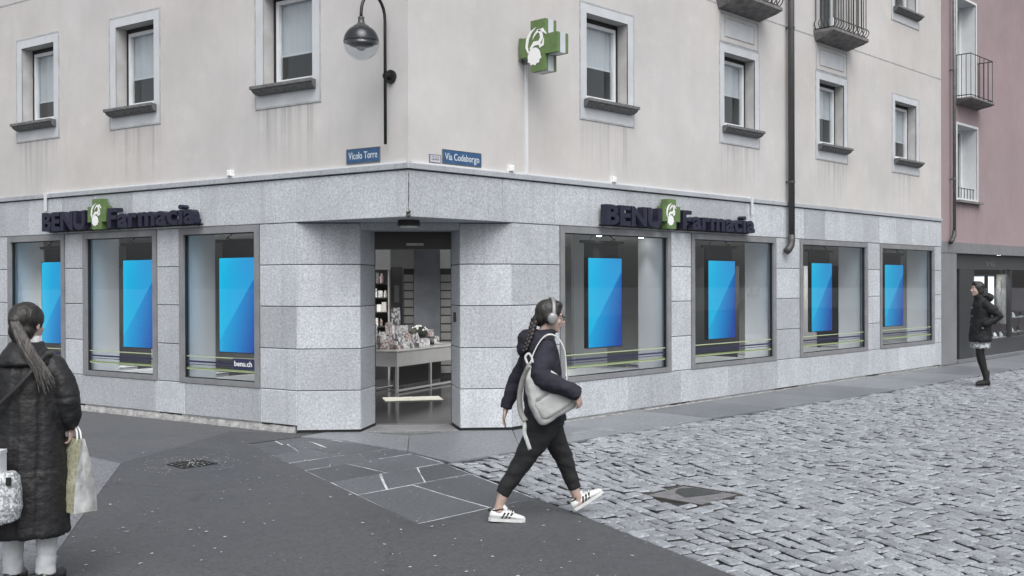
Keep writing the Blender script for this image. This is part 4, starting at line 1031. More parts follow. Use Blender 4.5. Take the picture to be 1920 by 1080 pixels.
# shelf unit with products
def shelf_unit(fr, u0, u1, d0, d1, zs, label, seed, prod_label, h=(0.10, 0.19), wd=(0.05, 0.09), group='boxed products on the shop shelves', ztop=None):
    t = empty('shelf_unit', fr((u0+u1)/2, (d0+d1)/2, 0.005), label=label, category='shelf')
    ztop = ztop or zs[-1] + 0.30
    for u in (u0, u1-0.03):
        mb = MB(); mb.box(fr, u, u+0.03, d0, d1, 0.005, ztop); mk('side_panel', mb, MT['cabinet'], t)
    mb = MB(); mb.box(fr, u0+0.031, u1-0.031, max(d0, d1, key=abs)-0.02 if d1 > 0 else d0, max(d0, d1, key=abs) if d1 > 0 else d0+0.02, 0.005, ztop); mk('back_panel', mb, MT['cabdark'], t)
    r_ = random.Random(seed)
    for zi, z in enumerate(zs):
        row = ['lowest', 'second lowest', 'middle', 'second highest', 'top'][zi]; cnt = 0
        mb = MB(); mb.box(fr, u0+0.031, u1-0.031, min(d0, d1)+0.021, max(d0, d1)-0.021, z-0.02, z); mk('shelf', mb, MT['cabdark'], t)
        u = u0 + 0.045
        while u < u1 - 0.11:
            w_ = r_.uniform(*wd); hh = r_.uniform(*h); dd = r_.uniform(0.05, 0.1)
            front = min(d0, d1, key=abs)
            s = 1 if max(d0, d1, key=abs) > 0 else -1
            p = front + s*(0.03 + r_.uniform(0, 0.04))
            m_ = r_.choice(PRODM)
            if r_.random() < 0.45:
                mb = MB(); c = fr(u + w_/2, p + s*dd/2, z+0.001); rr = w_*0.42
                mb.lathe(c, [(rr*0.9, 0.0), (rr, 0.01), (rr, hh*0.68), (rr*0.45, hh*0.78), (rr*0.45, hh), (rr*0.1, hh+0.001)], 10)
                mk('product_bottle', mb, m_, label=f'{MN[m_.name]} bottle, {ORD[cnt]} on {row} row of {prod_label}', category='bottle', group=group)
            else:
                mb = MB(); mb.box(fr, u, u + w_, p, p + s*dd, z+0.001, z + hh)
                mk('product_box', mb, m_, label=f'{MN[m_.name]} carton, {ORD[cnt]} on {row} row of {prod_label}', category='carton', group=group)
            u += w_ + r_.uniform(0.004, 0.02); cnt += 1
    return t
MN = {'product_white': 'white', 'product_cream': 'cream', 'product_pale': 'pale', 'product_grey': 'grey', 'product_white_b': 'bright white', 'product_rose': 'rose'}
ORD = ['first', 'second', 'third', 'fourth', 'fifth', 'sixth', 'seventh', 'eighth', 'ninth', 'tenth'] + ['farther'] * 40
PRODM = [M('product_%s' % n, c, 0.45, 0.35, 40) for n, c in (('white', (0.62, 0.63, 0.64)), ('cream', (0.52, 0.52, 0.50)), ('pale', (0.40, 0.43, 0.46)), ('grey', (0.2, 0.2, 0.21)), ('white_b', (0.7, 0.7, 0.7)), ('rose', (0.42, 0.34, 0.33)))]
shelf_unit(FI, 0.30, 0.83, 6.6, 6.95, [0.72, 0.98, 1.24, 1.50, 1.76], 'tall open shelf of white products at the left seen through the door', 1, 'the shelf seen through the door', ztop=2.0)
mk('wall_panel', MB().box(FI, 0.84, 1.06, 6.9, 6.95, 0.005, 2.05), M('grey_panel', (0.13, 0.13, 0.132), 0.6, 0.1), label='grey panel with framed notice behind the counter', category='panel')
t = empty('framed_notice', FI(0.95, 6.88, 1.45), label='small framed notice hanging on the grey panel', category='notice')
mb = MB(); ring(mb, FI, 0.90, 1.0, 1.40, 1.72, 0.008, 6.88, 6.899); mk('frame', mb, MT['zinc'], t); mb = MB(); mb.box(FI, 0.908, 0.992, 6.89, 6.898, 1.408, 1.712); mk('sheet', mb, MT['cabinet'], t)
def drawers(t0, t1, k, label):
    t = empty('drawer_cabinet', FI((t0+t1)/2, k, 0.005), label=label, category='cabinet')
    mb = MB(); mb.box(FI, t0, t1, k+0.02, k+0.45, 0.005, 2.02); mk('carcass', mb, MT['cabdark'], t)
    z = 0.1
    while z < 1.9:
        mb = MB(); mb.box(FI, t0+0.01, t1-0.01, k, k+0.019, z, z+0.128); mk('drawer', mb, MT['cabinet'], t); z += 0.153
drawers(1.07, 1.265, 6.9, 'grey drawer cabinet left of the dark column')
drawers(1.745, 2.5, 6.9, 'grey drawer cabinet right of the dark column')
mk('wall_panel', MB().box(FI, -0.4, 0.83, 7.0, 7.04, 2.01, 2.62), MT['signwhite'], label='white wall strip above the product shelf behind the door', category='panel')
mk('wall_panel', MB().box(FI, 1.745, 2.9, 6.95, 6.99, 2.03, 2.62), MT['signwhite'], label='white wall strip above the drawers right of the column', category='panel')
# counter
cA = Vector((3.37, 4.26, 0)); cB = Vector((4.40, 4.59, 0)); cd = (cB - cA).normalized(); cn = Vector((cd.y, -cd.x, 0))
FK = Fr(cA, cd, cn)
t = empty('shop_counter', FK(1.0, -0.3, 0.005), label='pale grey counter on square steel legs facing the entrance', category='counter')
mb = MB(); mb.box(FK, -0.01, 2.2, -0.52, 0.0, 0.42, 0.66); mk('apron', mb, MT['counter'], t)
mb = MB(); mb.box(FK, -0.03, 2.22, -0.54, 0.02, 0.661, 0.685); mk('top', mb, M('counter_top', (0.42, 0.425, 0.43), 0.3, 0.04), t)
for u in (0.0, 1.03, 2.1):
    for d in (-0.04, -0.50):
        mb = MB(); mb.box(FK, u, u+0.04, d, d+0.04, 0.005, 0.42); mk('leg', mb, MT['counter'], t)
for d in (-0.035, -0.495):
    mb = MB(); mb.box(FK, 0.04, 2.1, d, d+0.03, 0.02, 0.05); mk('foot_rail', mb, MT['counter'], t)
mb = MB(); mb.box(FK, 0.5, 2.0, -0.40, -0.36, 0.05, 0.42); mk('modesty_panel', mb, MT['cabdark'], t)
def printmat(name, c1, c2, s):
    m, nt, bs = newmat(name); v = scalev(nt, 1, 1, 1); n = nd(nt, 'ShaderNodeTexVoronoi'); n.inputs['Scale'].default_value = s; lk(nt, v, n.inputs['Vector'])
    col = mixc(nt, ramp(nt, n.outputs['Color'], 0.4, 0.6), c1, c2); lk(nt, col, bs.inputs['Base Color']); bs.inputs['Roughness'].default_value = 0.4; return m
PR = [printmat('print_a', (0.6, 0.6, 0.61), (0.10, 0.10, 0.12), 26), printmat('print_b', (0.55, 0.53, 0.52), (0.25, 0.17, 0.17), 34), printmat('print_c', (0.66, 0.67, 0.68), (0.3, 0.3, 0.32), 30)]
items = [(0.06, -0.30, 0.18, 0.14, 0.28, 1, 'pink tinted product tray at the near end of the counter'), (0.27, -0.34, 0.20, 0.12, 0.42, 0, 'black and white display carton standing on the counter'), (0.50, -0.40, 0.26, 0.05, 0.66, 2, 'tall white cardboard display with a photo on the counter'), (0.34, -0.16, 0.22, 0.10, 0.20, 2, 'clear tray of small white tubes on the counter'), (0.66, -0.22, 0.16, 0.10, 0.24, 0, 'small checked box beside the white tubes on the counter'), (1.05, -0.28, 0.30, 0.16, 0.22, 2, 'low acrylic rack of pens at the right of the counter')]
items += [(0.16, -0.12, 0.10, 0.07, 0.13, 1, 'rose carton at the front edge of the counter'), (0.56, -0.12, 0.12, 0.08, 0.15, 0, 'small black and white carton at the front edge of the counter'), (0.84, -0.14, 0.14, 0.08, 0.12, 2, 'flat white carton right of the tubes on the counter'), (0.86, -0.38, 0.15, 0.10, 0.36, 1, 'rose topped display left of the flower basket'), (1.55, -0.30, 0.20, 0.12, 0.26, 0, 'checked display right of the flower basket'), (0.02, -0.46, 0.16, 0.08, 0.40, 2, 'white card at the back corner of the counter')]
for u, d, w_, dp, h_, k, l in items:
    t = empty('counter_display', FK(u + w_/2, d, 0.686), label=l, category='display')
    mb = MB(); mb.box(FK, u, u+w_, d-dp/2, d+dp/2, 0.686, 0.686+h_*0.55); mk('tray', mb, PR[k], t)
    mb = MB(); mb.add([FK(u, d-dp/2, 0.686+h_*0.551), FK(u+w_, d-dp/2, 0.686+h_*0.551), FK(u+w_*0.96, d-dp/2-0.01, 0.686+h_), FK(u+w_*0.04, d-dp/2-0.01, 0.686+h_), FK(u, d-dp/2+0.01, 0.686+h_*0.551), FK(u+w_, d-dp/2+0.01, 0.686+h_*0.551), FK(u+w_*0.96, d-dp/2, 0.686+h_), FK(u+w_*0.04, d-dp/2, 0.686+h_)], [(0,1,2,3),(4,5,6,7),(0,1,5,4),(1,2,6,5),(2,3,7,6),(3,0,4,7)]); mk('header_card', mb, PR[(k+1) % 3], t)
t = empty('flower_basket', FK(1.35, -0.35, 0.69), label='dark basket of small white flowers on the counter', category='basket')
mb = MB(); mb.lathe(FK(1.35, -0.42, 0.687), [(0.08, 0.0), (0.12, 0.12), (0.125, 0.14), (0.10, 0.139)], 14); mk('basket', mb, M('wicker', (0.08, 0.07, 0.06), 0.8, 0.4, 60), t)
r_ = random.Random(4)
mb = MB(); mb.ball(FK(1.35, -0.42, 0.90), 0.15, 0.15, 0.11); mk('leaves', mb, M('dark_leaves', (0.02, 0.025, 0.018), 0.7, 0.5, 50), t)
for k in range(22):
    th, ph = r_.uniform(0, 6.28), r_.uniform(0, 1.3)
    mb = MB(); mb.ball(FK(1.35, -0.42, 0.90) + Vector((0.155*math.sin(ph)*math.cos(th), 0.155*math.sin(ph)*math.sin(th), 0.115*math.cos(ph))), 0.02, n=7, m=5); mk('flower', mb, MT['signwhite'], t)
t = mk('floor_mat', MB().box(Fr((2.46, 3.43, 0), (0.833, -0.553, 0), (0.553, 0.833, 0)), 0.0, 0.86, 0.0, 0.52, 0.005, 0.014), M('pale_mat', (0.45, 0.45, 0.40), 0.8, 0.2, 30)); tag(t, 'pale cream mat on the dark shop floor inside the door', 'mat')
# shelves glimpsed through the right-hand windows
shelf_unit(FR, 10.3, 12.4, -3.6, -3.9, [0.55, 0.85, 1.15, 1.45, 1.75], 'shelf of cartons seen through the second right window', 2, 'the shelf behind the second right window', h=(0.12, 0.22), wd=(0.13, 0.24), ztop=2.1)
shelf_unit(FL, 8.6, 10.0, -3.2, -3.5, [0.55, 0.85, 1.15, 1.45, 1.75], 'shelf of bottles seen through the window left of the entrance', 5, 'the shelf behind the left windows', h=(0.12, 0.22), wd=(0.09, 0.17), ztop=2.1)
shelf_unit(FR, 13.2, 14.2, -2.2, -2.5, [0.55, 0.85, 1.15, 1.45, 1.75], 'shelf of cartons seen through the third right window', 6, 'the shelf behind the third right window', h=(0.12, 0.22), wd=(0.09, 0.17), ztop=2.1)
mk('room_divider', MB().box(FR, 4.7, 5.5, -1.75, -1.7, 0.005, 2.61), MT['roomwhite'], label='pale partition seen through the first right window', category='partition')

# ------------------------------------------------------------------ boutique goods
letters('VG', FR, 17.35, 17.95, 2.10, 0.11, pd-0.121, pd-0.112, M('faint_letter', (0.12, 0.125, 0.13), 0.5), sf, bold=0.03, name='lettering', flat=True)
MT['lightbox'] = emis('lightbox_glow', (0.95, 0.98, 1.0), 0.7)
for u0, u1, l in ((17.45, 18.42, 'lit white panel behind the person in the boutique window'), (18.66, 19.06, 'narrow lit white panel beside the hanging coat')):
    t = empty('light_panel', FR((u0+u1)/2, -0.62, 0.9), label=l, category='lamp')
    mb = MB(); mb.box(FR, u0, u1, -0.67, -0.62, 0.95 if u0 > 18.5 else 1.45, 1.87); mk('diffuser', mb, MT['lightbox'], t)
    mb = MB(); ring(mb, FR, u0-0.03, u1+0.03, 0.92 if u0 > 18.5 else 1.42, 1.90, 0.03, -0.68, -0.61); mk('frame', mb, MT['shopdark'], t)
t = empty('fur_coat', FR(19.6, -0.9, 0.8), label='pale fur coat on a hanger in the boutique window', category='coat')
fur = M('fur', (0.33, 0.32, 0.30), 0.9, 0.5, 26, 0.9, 60, dist=0.02, stretch=(1, 1, 0.25))
mb = MB()
rr = random.Random(2); rings = []
for z, rx in ((1.92, 0.05), (1.88, 0.16), (1.75, 0.20), (1.4, 0.19), (1.0, 0.21), (0.72, 0.23), (0.70, 0.1)):
    rings.append([FR(19.50 + rx*math.cos(2*math.pi*k/16)*rr.uniform(0.85, 1.1), -0.60 + 0.11*math.sin(2*math.pi*k/16)*rr.uniform(0.8, 1.1), z) for k in range(16)])
mb.rings(rings); mk('coat_body', mb, fur, t, smooth=True)
for s in (-1, 1):
    mb = MB(); mb.limb([FR(19.50 + s*0.16, -0.60, 1.8), FR(19.50 + s*0.24, -0.59, 1.45), FR(19.50 + s*0.25, -0.57, 1.15)], [0.07, 0.07, 0.06], 10); mk('sleeve', mb, fur, t, smooth=True)
mb = MB(); mb.tube([FR(19.50, -0.60, 1.9), FR(19.50, -0.60, 2.1)], 0.008, 6); mk('hanger', mb, MT['zinc'], t)
def shoe_simple(p, rz, label, m_):
    t = empty('display_shoe', p, rz, label=label, category='shoe', group='shoes on the boutique shelves')
    mb = MB()
    rings = []
    for x, w_, h_, zb in ((-0.12, 0.02, 0.06, 0.0), (-0.11, 0.035, 0.10, 0.0), (-0.05, 0.038, 0.10, 0.0), (0.0, 0.036, 0.075, 0), (0.06, 0.045, 0.055, 0), (0.11, 0.04, 0.045, 0), (0.135, 0.015, 0.03, 0)):
        rings.append([Vector((x, w_*math.cos(a), zb + h_/2 + h_/2*math.sin(a))) for a in [2*math.pi*k/10 for k in range(10)]])
    mb.rings(rings); mk('upper', mb, m_, t, smooth=True, local=True)
    mb = MB(); mb.box(FW, -0.12, 0.13, -0.04, 0.04, -0.018, 0.004); mk('sole', mb, MT['signwhite'], t, local=True)
def glass_shelf(u0, u1, z, label):
    t = empty('glass_shelf', FR((u0+u1)/2, -0.7, z), label=label, category='shelf')
    mb = MB(); mb.box(FR, u0, u1, -0.85, -0.4, z-0.015, z); mk('board', mb, MT['cabinet'], t)
    for u in (u0+0.05, u1-0.07):
        mb = MB(); mb.box(FR, u, u+0.02, -0.74, -0.72, 0.03, z-0.015); mk('leg', mb, MT['zinc'], t)
glass_shelf(18.5, 19.7, 0.40, 'low display shelf behind the standing person')
glass_shelf(19.9, 21.2, 0.86, 'upper display shelf with shoes in the right boutique window')
glass_shelf(19.95, 21.15, 0.50, 'lower display shelf with shoes in the right boutique window')
for u, z, l in ((19.05, 0.42, 'white shoe on the low shelf behind the standing person'), (19.45, 0.42, 'white shoe at the far end of the low shelf'), (20.3, 0.88, 'white shoe on the upper boutique shelf'), (20.85, 0.88, 'dark shoe on the upper boutique shelf'), (20.2, 0.52, 'white shoe on the lower boutique shelf'), (20.7, 0.52, 'dark shoe on the lower boutique shelf')):
    shoe_simple(FR(u, -0.60, z), 3.6, l, MT['black'] if 'dark' in l else MT['signwhite'])
t = empty('ceiling_spot', FR(18.6, -0.35, 2.40), label='ceiling spot in the boutique window', category='lamp')
mb = MB(); mb.lathe(FR(18.6, -0.35, 2.40), [(0.04, 0), (0.04, -0.05), (0.005, -0.052)], 12); mk('lens', mb, MT['spot'], t)
ld = bpy.data.lights.new('spot_light', 'AREA'); ld.shape = 'DISK'; ld.size = 0.15; ld.energy = 22; lo = bpy.data.objects.new('spot_light', ld); lo.location = (0, 0, -0.06); COL.objects.link(lo); lo.parent = t
# ------------------------------------------------------------------ people
def cloth(name, c, rough=0.8, var=0.2, scale=14, bmp=0.5, bscale=22, dist=0.012, stretch=(1, 1, 1), fine=0.15, spec=0.3):
    m, nt, bs = newmat(name)
    v = scalev(nt, *stretch)
    a = ntex(nt, scale, 4, v); w_ = ntex(nt, 260, 2, scalev(nt, 1, 1, 1))
    col = mixc(nt, ramp(nt, a.outputs[0], 0.3, 0.7), mul(c, 1 - var), mul(c, 1 + var))
    col = mixc(nt, ramp(nt, w_.outputs[0], 0.35, 0.7, 0, fine), col, mul(c, 0.5))
    lk(nt, col, bs.inputs['Base Color']); bs.inputs['Roughness'].default_value = rough; bs.inputs['Specular IOR Level'].default_value = spec
    b = ntex(nt, bscale, 4, v); bump(nt, bs, b.outputs[0], bmp, dist)
    return m
MT['skin'] = M('skin', (0.42, 0.31, 0.27), 0.5, 0.10, 20, 0.1, 200)
MT['skin'].node_tree.nodes['Principled BSDF'].inputs['Subsurface Weight'].default_value = 0.1
MT['hair'] = M('dark_hair', (0.016, 0.014, 0.013), 0.42, 0.5, 30, 0.8, 130, stretch=(1, 1, 0.15), dist=0.006)
MT['hair_long'] = M('brown_hair', (0.075, 0.07, 0.067), 0.38, 0.7, 50, 0.9, 160, stretch=(1.5, 1.5, 0.08), dist=0.008)
MT['lip'] = M('lips', (0.30, 0.13, 0.12), 0.5, 0.1)
MT['eyew'] = M('eye', (0.5, 0.5, 0.5), 0.2, 0.02)
MT['eyed'] = M('iris', (0.02, 0.015, 0.01), 0.15, 0.02)

def head(mb, c, fwd, s=1.0, tilt=0.0):
    """skull, face and ears; fwd is the horizontal facing direction; returns frame function (f, l, z)"""
    c = Vector(c); f = Vector(fwd).normalized(); l = Vector((-f.y, f.x, 0)); up = Vector((0, 0, 1))
    R_ = Matrix.Rotation(tilt, 3, l); f = R_ @ f; up = R_ @ up
    H = lambda a, b, z: c + (f*a + l*b + up*z) * s
    rot = Matrix((f, l, up)).transposed()
    mb.ball(H(-0.012, 0, 0.028), 0.098*s, 0.077*s, 0.088*s, rot, 18, 12)      # cranium
    mb.ball(H(0.022, 0, -0.030), 0.066*s, 0.060*s, 0.085*s, rot, 16, 10)      # face
    mb.ball(H(0.040, 0, -0.085), 0.038*s, 0.040*s, 0.030*s, rot)              # jaw and chin
    mb.ball(H(0.058, 0, -0.100), 0.020*s, 0.022*s, 0.016*s, rot)
    mb.limb([H(0.082, 0, 0.008), H(0.098, 0, -0.022), H(0.106, 0, -0.034)], [0.008*s, 0.010*s, 0.011*s], 10)   # nose
    mb.ball(H(0.094, 0.010, -0.038), 0.008*s); mb.ball(H(0.094, -0.010, -0.038), 0.008*s)
    mb.ball(H(0.084, 0, -0.060), 0.010*s, 0.022*s, 0.006*s, rot); mb.ball(H(0.080, 0, -0.070), 0.010*s, 0.019*s, 0.006*s, rot)  # lips
    for b in (-1, 1):
        mb.ball(H(0.070, b*0.030, 0.020), 0.014*s, 0.022*s, 0.008*s, rot)     # brow
        mb.ball(H(0.060, b*0.036, -0.030), 0.020*s, 0.020*s, 0.020*s, rot)    # cheek
        mb.ball(H(-0.008, b*0.078, -0.010), 0.017*s, 0.007*s, 0.030*s, rot)   # ear
    return H, rot
def face_details(H, rot, s, parent):
    for b in (-1, 1):
        mb = MB(); mb.ball(H(0.074, b*0.030, 0.004), 0.011*s, 0.013*s, 0.008*s, rot); e = mk('eye', mb, MT['eyew'], parent, smooth=True, local=True)
        mb = MB(); mb.ball(H(0.0825, b*0.030, 0.004), 0.0045*s, 0.0055*s, 0.0055*s, rot, 10, 6); mk('iris', mb, MT['eyed'], e, smooth=True, local=True)
        mb = MB(); mb.limb([H(0.088, b*0.018, 0.022), H(0.087, b*0.033, 0.027), H(0.078, b*0.047, 0.021)], [0.0028*s, 0.0034*s, 0.002*s], 6); mk('eyebrow', mb, MT['hair'], parent, smooth=True, local=True)
    mb = MB(); mb.ball(H(0.0875, 0, -0.0605), 0.0085*s, 0.021*s, 0.0055*s, rot); mb.ball(H(0.0835, 0, -0.0695), 0.0085*s, 0.018*s, 0.0055*s, rot); mk('lips', mb, MT['lip'], parent, smooth=True, local=True)
def hand(mb, wrist, d, palm_n, thumb, curl=0.5, s=1.0):
    """wrist point, direction of the fingers, palm normal (side the fingers curl to), thumb side"""
    w = Vector(wrist); d = Vector(d).normalized(); n = Vector(palm_n); n = (n - d*n.dot(d)).normalized(); a = d.cross(n)
    if a.dot(Vector(thumb)) < 0: a = -a
    rot = Matrix((d, a, n)).transposed()
    mb.limb([w - d*0.03, w + d*0.02], [0.023*s, 0.024*s], 10)
    mb.ball(w + d*0.050*s, 0.046*s, 0.038*s, 0.016*s, rot)
    for i, L_ in enumerate((0.072, 0.080, 0.074, 0.058)):
        off = (0.027 - 0.018*i) * s
        p = w + d*0.082*s + a*off; ang = curl*0.8; pts = [p - d*0.02*s]; dd = d.copy()
        pts.append(p)
        for k, seg in enumerate((0.45, 0.32, 0.23)):
            ang_k = curl * (0.55, 0.85, 0.6)[k]
            rm = Matrix.Rotation(ang_k, 3, d.cross(n)); dd = rm @ dd
            p = p + dd*L_*seg*s; pts.append(p)
        mb.limb(pts, [0.0095*s, 0.0095*s, 0.009*s, 0.0085*s, 0.0072*s], 8)
    tb = w + d*0.025*s + a*0.026*s
    t1 = tb + (d*0.5 + a*0.75 + n*0.25).normalized()*0.034*s; t2 = t1 + (d*0.85 + a*0.25 + n*0.45*curl).normalized()*0.028*s; t3 = t2 + (d*0.9 - a*0.1 + n*0.5*curl).normalized()*0.022*s
    mb.limb([tb - a*0.01*s, tb, t1, t2, t3], [0.012*s, 0.0125*s, 0.0105*s, 0.0095*s, 0.0075*s], 8)
def folds(amp, sx, sz, seed=0.0, sy=None):
    sy = sy or sx
    def f(co, n):
        p = Vector((co.x*sx + seed, co.y*sy, co.z*sz))
        return amp * (noise.noise(p) + 0.5*noise.noise(p*2.3 + Vector((3.1, 0, 0))))
    return f
def ribbon(mb, pts, w, th, wdir):
    pts = [Vector(p) for p in pts]; wd = Vector(wdir).normalized(); rings = []
    for i, p in enumerate(pts):
        t = (pts[min(i+1, len(pts)-1)] - pts[max(i-1, 0)]).normalized(); a = (wd - t*wd.dot(t)).normalized(); b = t.cross(a)
        rings.append([p + a*w + b*th, p - a*w + b*th, p - a*w - b*th, p + a*w - b*th])
    return mb.rings(rings)
def catmull(P, n=6):
    P = [Vector(p) for p in P]; Q = [P[0]*2 - P[1]] + P + [P[-1]*2 - P[-2]]; out = []
    for i in range(1, len(Q) - 2):
        a, b, c, d = Q[i-1], Q[i], Q[i+1], Q[i+2]
        for k in range(n):
            t = k / n
            out.append(0.5*((2*b) + (c - a)*t + (2*a - 5*b + 4*c - d)*t*t + (3*b - a - 3*c + d)*t**3))
    out.append(P[-1]); return out

# ---- walking person with headphones: x forward, y left (far side), z up
WK = empty('person', (-1.566, -3.405, 0), rad(-45.95 + 8), label='person in navy jacket and cropped dark trousers striding past with headphones', category='person')
f8 = (1, 0, 0)
mb = MB()
H, hrot = head(mb, (0.040, 0.0, 1.498), f8, 1.0, rad(6))
mb.limb([(-0.03, 0, 1.32), (-0.005, 0, 1.38), (0.02, 0, 1.44)], [0.06, 0.050, 0.048])
mb.stack([(-0.02, 0, 0.68, 0.09, 0.12), (-0.02, 0, 0.80, 0.10, 0.13), (-0.02, 0, 1.00, 0.09, 0.11), (-0.03, 0, 1.2, 0.09, 0.14), (-0.03, 0, 1.31, 0.06, 0.10), (-0.03, 0, 1.33, 0.03, 0.04)])
mb.limb([(-0.02, -0.15, 1.28), (-0.10, -0.31, 1.08), (0.05, -0.375, 1.015), (0.150, -0.385, 0.965)], [0.04, 0.036, 0.03, 0.024])
hand(mb, (0.145, -0.385, 0.962), (0.5, 0.10, -0.85), (-0.6, 0.8, -0.3), (0.6, 0.5, 0.4), 0.95, 0.92)
mb.limb([(-0.06, 0.15, 1.27), (-0.20, 0.21, 1.0), (-0.265, 0.20, 0.80)], [0.04, 0.035, 0.024])
hand(mb, (-0.270, 0.20, 0.795), (-0.25, -0.05, -1), (0.9, -0.3, -0.2), (0.5, -0.6, 0), 0.45, 0.92)
mb.limb([(-0.05, -0.08, 0.70), (-0.19, -0.08, 0.43), (-0.325, -0.08, 0.22), (-0.355, -0.08, 0.13), (-0.365, -0.08, 0.075)], [0.09, 0.06, 0.045, 0.034, 0.038])
mb.limb([(0.03, 0.08, 0.70), (0.15, 0.08, 0.45), (0.225, 0.08, 0.21), (0.262, 0.08, 0.115), (0.272, 0.08, 0.085)], [0.09, 0.058, 0.044, 0.034, 0.038])
blob('body', mb, MT['skin'], WK, 0.0065, 2)
face_details(H, hrot, 1.0, WK)
# hair cap and braid
mb = MB()
mb.ball(H(-0.020, 0, 0.038), 0.104, 0.086, 0.094, hrot, 18, 12)
mb.ball(H(-0.070, 0, -0.010), 0.052, 0.066, 0.072, hrot); mb.ball(H(0.030, 0, 0.088), 0.055, 0.065, 0.040, hrot)
mb.ball(H(-0.02, 0.072, 0.0), 0.045, 0.018, 0.060, hrot); mb.ball(H(-0.02, -0.072, 0.0), 0.045, 0.018, 0.060, hrot)
mb.ball(H(-0.105, 0, -0.035), 0.035, 0.038, 0.045, hrot)
hr = blob('hair', mb, MT['hair'], WK, 0.009, 2, folds(0.004, 40, 12))
mb = MB(); bp = catmull([H(-0.115, -0.005, -0.045), (-0.105, -0.045, 1.41), (-0.125, -0.075, 1.355), (-0.150, -0.095, 1.30), (-0.17, -0.10, 1.25)], 4)
for i, p in enumerate(bp):
    r_ = 0.027 * (1 - 0.45*i/len(bp)); s = 1 if i % 2 else -1
    mb.ball(p + Vector((0.006*s, -0.009*s, 0)), r_*0.85, r_*0.8, r_*1.15, Matrix.Rotation(0.5*s, 3, 'Y'), 10, 7)
mk('braid', mb, MT['hair'], hr, smooth=True, local=True)
# glasses
mb = MB()
for b in (-1, 1):
    mb.tube([H(0.098 + 0.002*math.cos(a), b*0.031 + 0.023*math.cos(a), 0.0 + 0.019*math.sin(a)) for a in [2*math.pi*k/14 for k in range(15)]], 0.0022, 6)
    mb.tube([H(0.098, b*0.054, 0.006), H(0.05, b*0.074, 0.010), H(0.0, b*0.082, 0.006)], 0.002, 6)
mb.tube([H(0.1, -0.009, 0.004), H(0.104, 0, 0.007), H(0.1, 0.009, 0.004)], 0.002, 6)
mk('glasses', mb, MT['black'], WK, smooth=True, local=True)
# headphones: worn, but a thing of their own
HPL = WK.matrix_world
def wkw(p): 
    c, s = math.cos(rad(-37.95)), math.sin(rad(-37.95)); p = Vector(p); return Vector((-1.566 + p.x*c - p.y*s, -3.405 + p.x*s + p.y*c, p.z))
HP = empty('headphones', wkw((0.04, 0, 1.49)), rad(-37.95), label='silver grey over-ear headphones worn by the striding person', category='headphones')
hoff = Vector((0.04, 0, 1.49))
silver = M('silver_plastic', (0.24, 0.245, 0.25), 0.35, 0.08, metal=0.3); silver2 = M('grey_pad', (0.15, 0.15, 0.155), 0.6, 0.1)
pts = [H(-0.005 - 0.012*math.cos(a), 0.096*math.cos(a), -0.005 + 0.147*math.sin(a)) - hoff for a in [math.pi*k/16 for k in range(17)]]
mb = MB(); ribbon(mb, pts, 0.0135, 0.006, (1, 0, 0)); mk('headband', mb, silver, HP, smooth=True, local=True)
for b in (-1, 1):
    mb = MB(); rings = []
    for o, r_ in ((0.072, 0.036), (0.078, 0.042), (0.092, 0.042)): rings.append([H(r_*0.92*math.cos(a), b*o, -0.010 + r_*1.08*math.sin(a)) - hoff for a in [2*math.pi*k/20 for k in range(20)]])
    mb.rings(rings); mk('ear_pad', mb, silver2, HP, smooth=True, local=True)
    mb = MB(); rings = []
    for o, r_ in ((0.0925, 0.043), (0.104, 0.041), (0.112, 0.032), (0.115, 0.012)): rings.append([H(r_*0.92*math.cos(a), b*o, -0.010 + r_*1.08*math.sin(a)) - hoff for a in [2*math.pi*k/20 for k in range(20)]])
    mb.rings(rings); mk('ear_cup', mb, silver, HP, smooth=True, local=True)
# jacket
NV = cloth('navy_wool', (0.021, 0.021, 0.032), 0.85, 0.25, 12, 0.6, 16, 0.015)
mb = MB()
mb.stack([(0.0, 0, 0.725, 0.155, 0.185), (-0.005, 0, 0.75, 0.155, 0.19), (-0.01, 0, 0.90, 0.150, 0.185), (-0.02, 0, 1.05, 0.145, 0.19), (-0.03, 0, 1.18, 0.140, 0.20), (-0.035, 0, 1.27, 0.125, 0.19), (-0.03, 0, 1.33, 0.105, 0.13), (-0.015, 0, 1.37, 0.088, 0.085), (0.005, 0, 1.395, 0.080, 0.078), (0.01, 0, 1.405, 0.05, 0.05)], 28)
mb.limb([(-0.03, -0.165, 1.27), (-0.06, -0.24, 1.19), (-0.095, -0.315, 1.09), (-0.05, -0.35, 1.05), (0.05, -0.378, 1.012), (0.155, -0.385, 0.966), (0.178, -0.385, 0.955)], [0.080, 0.084, 0.078, 0.074, 0.066, 0.060, 0.056], flat=True)
mb.limb([(-0.06, 0.165, 1.26), (-0.13, 0.205, 1.12), (-0.205, 0.215, 0.98), (-0.265, 0.205, 0.81), (-0.27, 0.205, 0.79)], [0.075, 0.066, 0.060, 0.052, 0.050], flat=True)
jk = blob('jacket', mb, NV, WK, 0.011, 2, folds(0.011, 7, 14, 2.0))
mb = MB(); mb.ball((-0.130, 0.02, 1.325), 0.075, 0.115, 0.085); mb.ball((-0.155, 0.02, 1.27), 0.06, 0.10, 0.075); mb.ball((-0.075, 0.02, 1.365), 0.06, 0.10, 0.045)
blob('hood', mb, NV, WK, 0.011, 2, folds(0.009, 14, 16, 5.0))
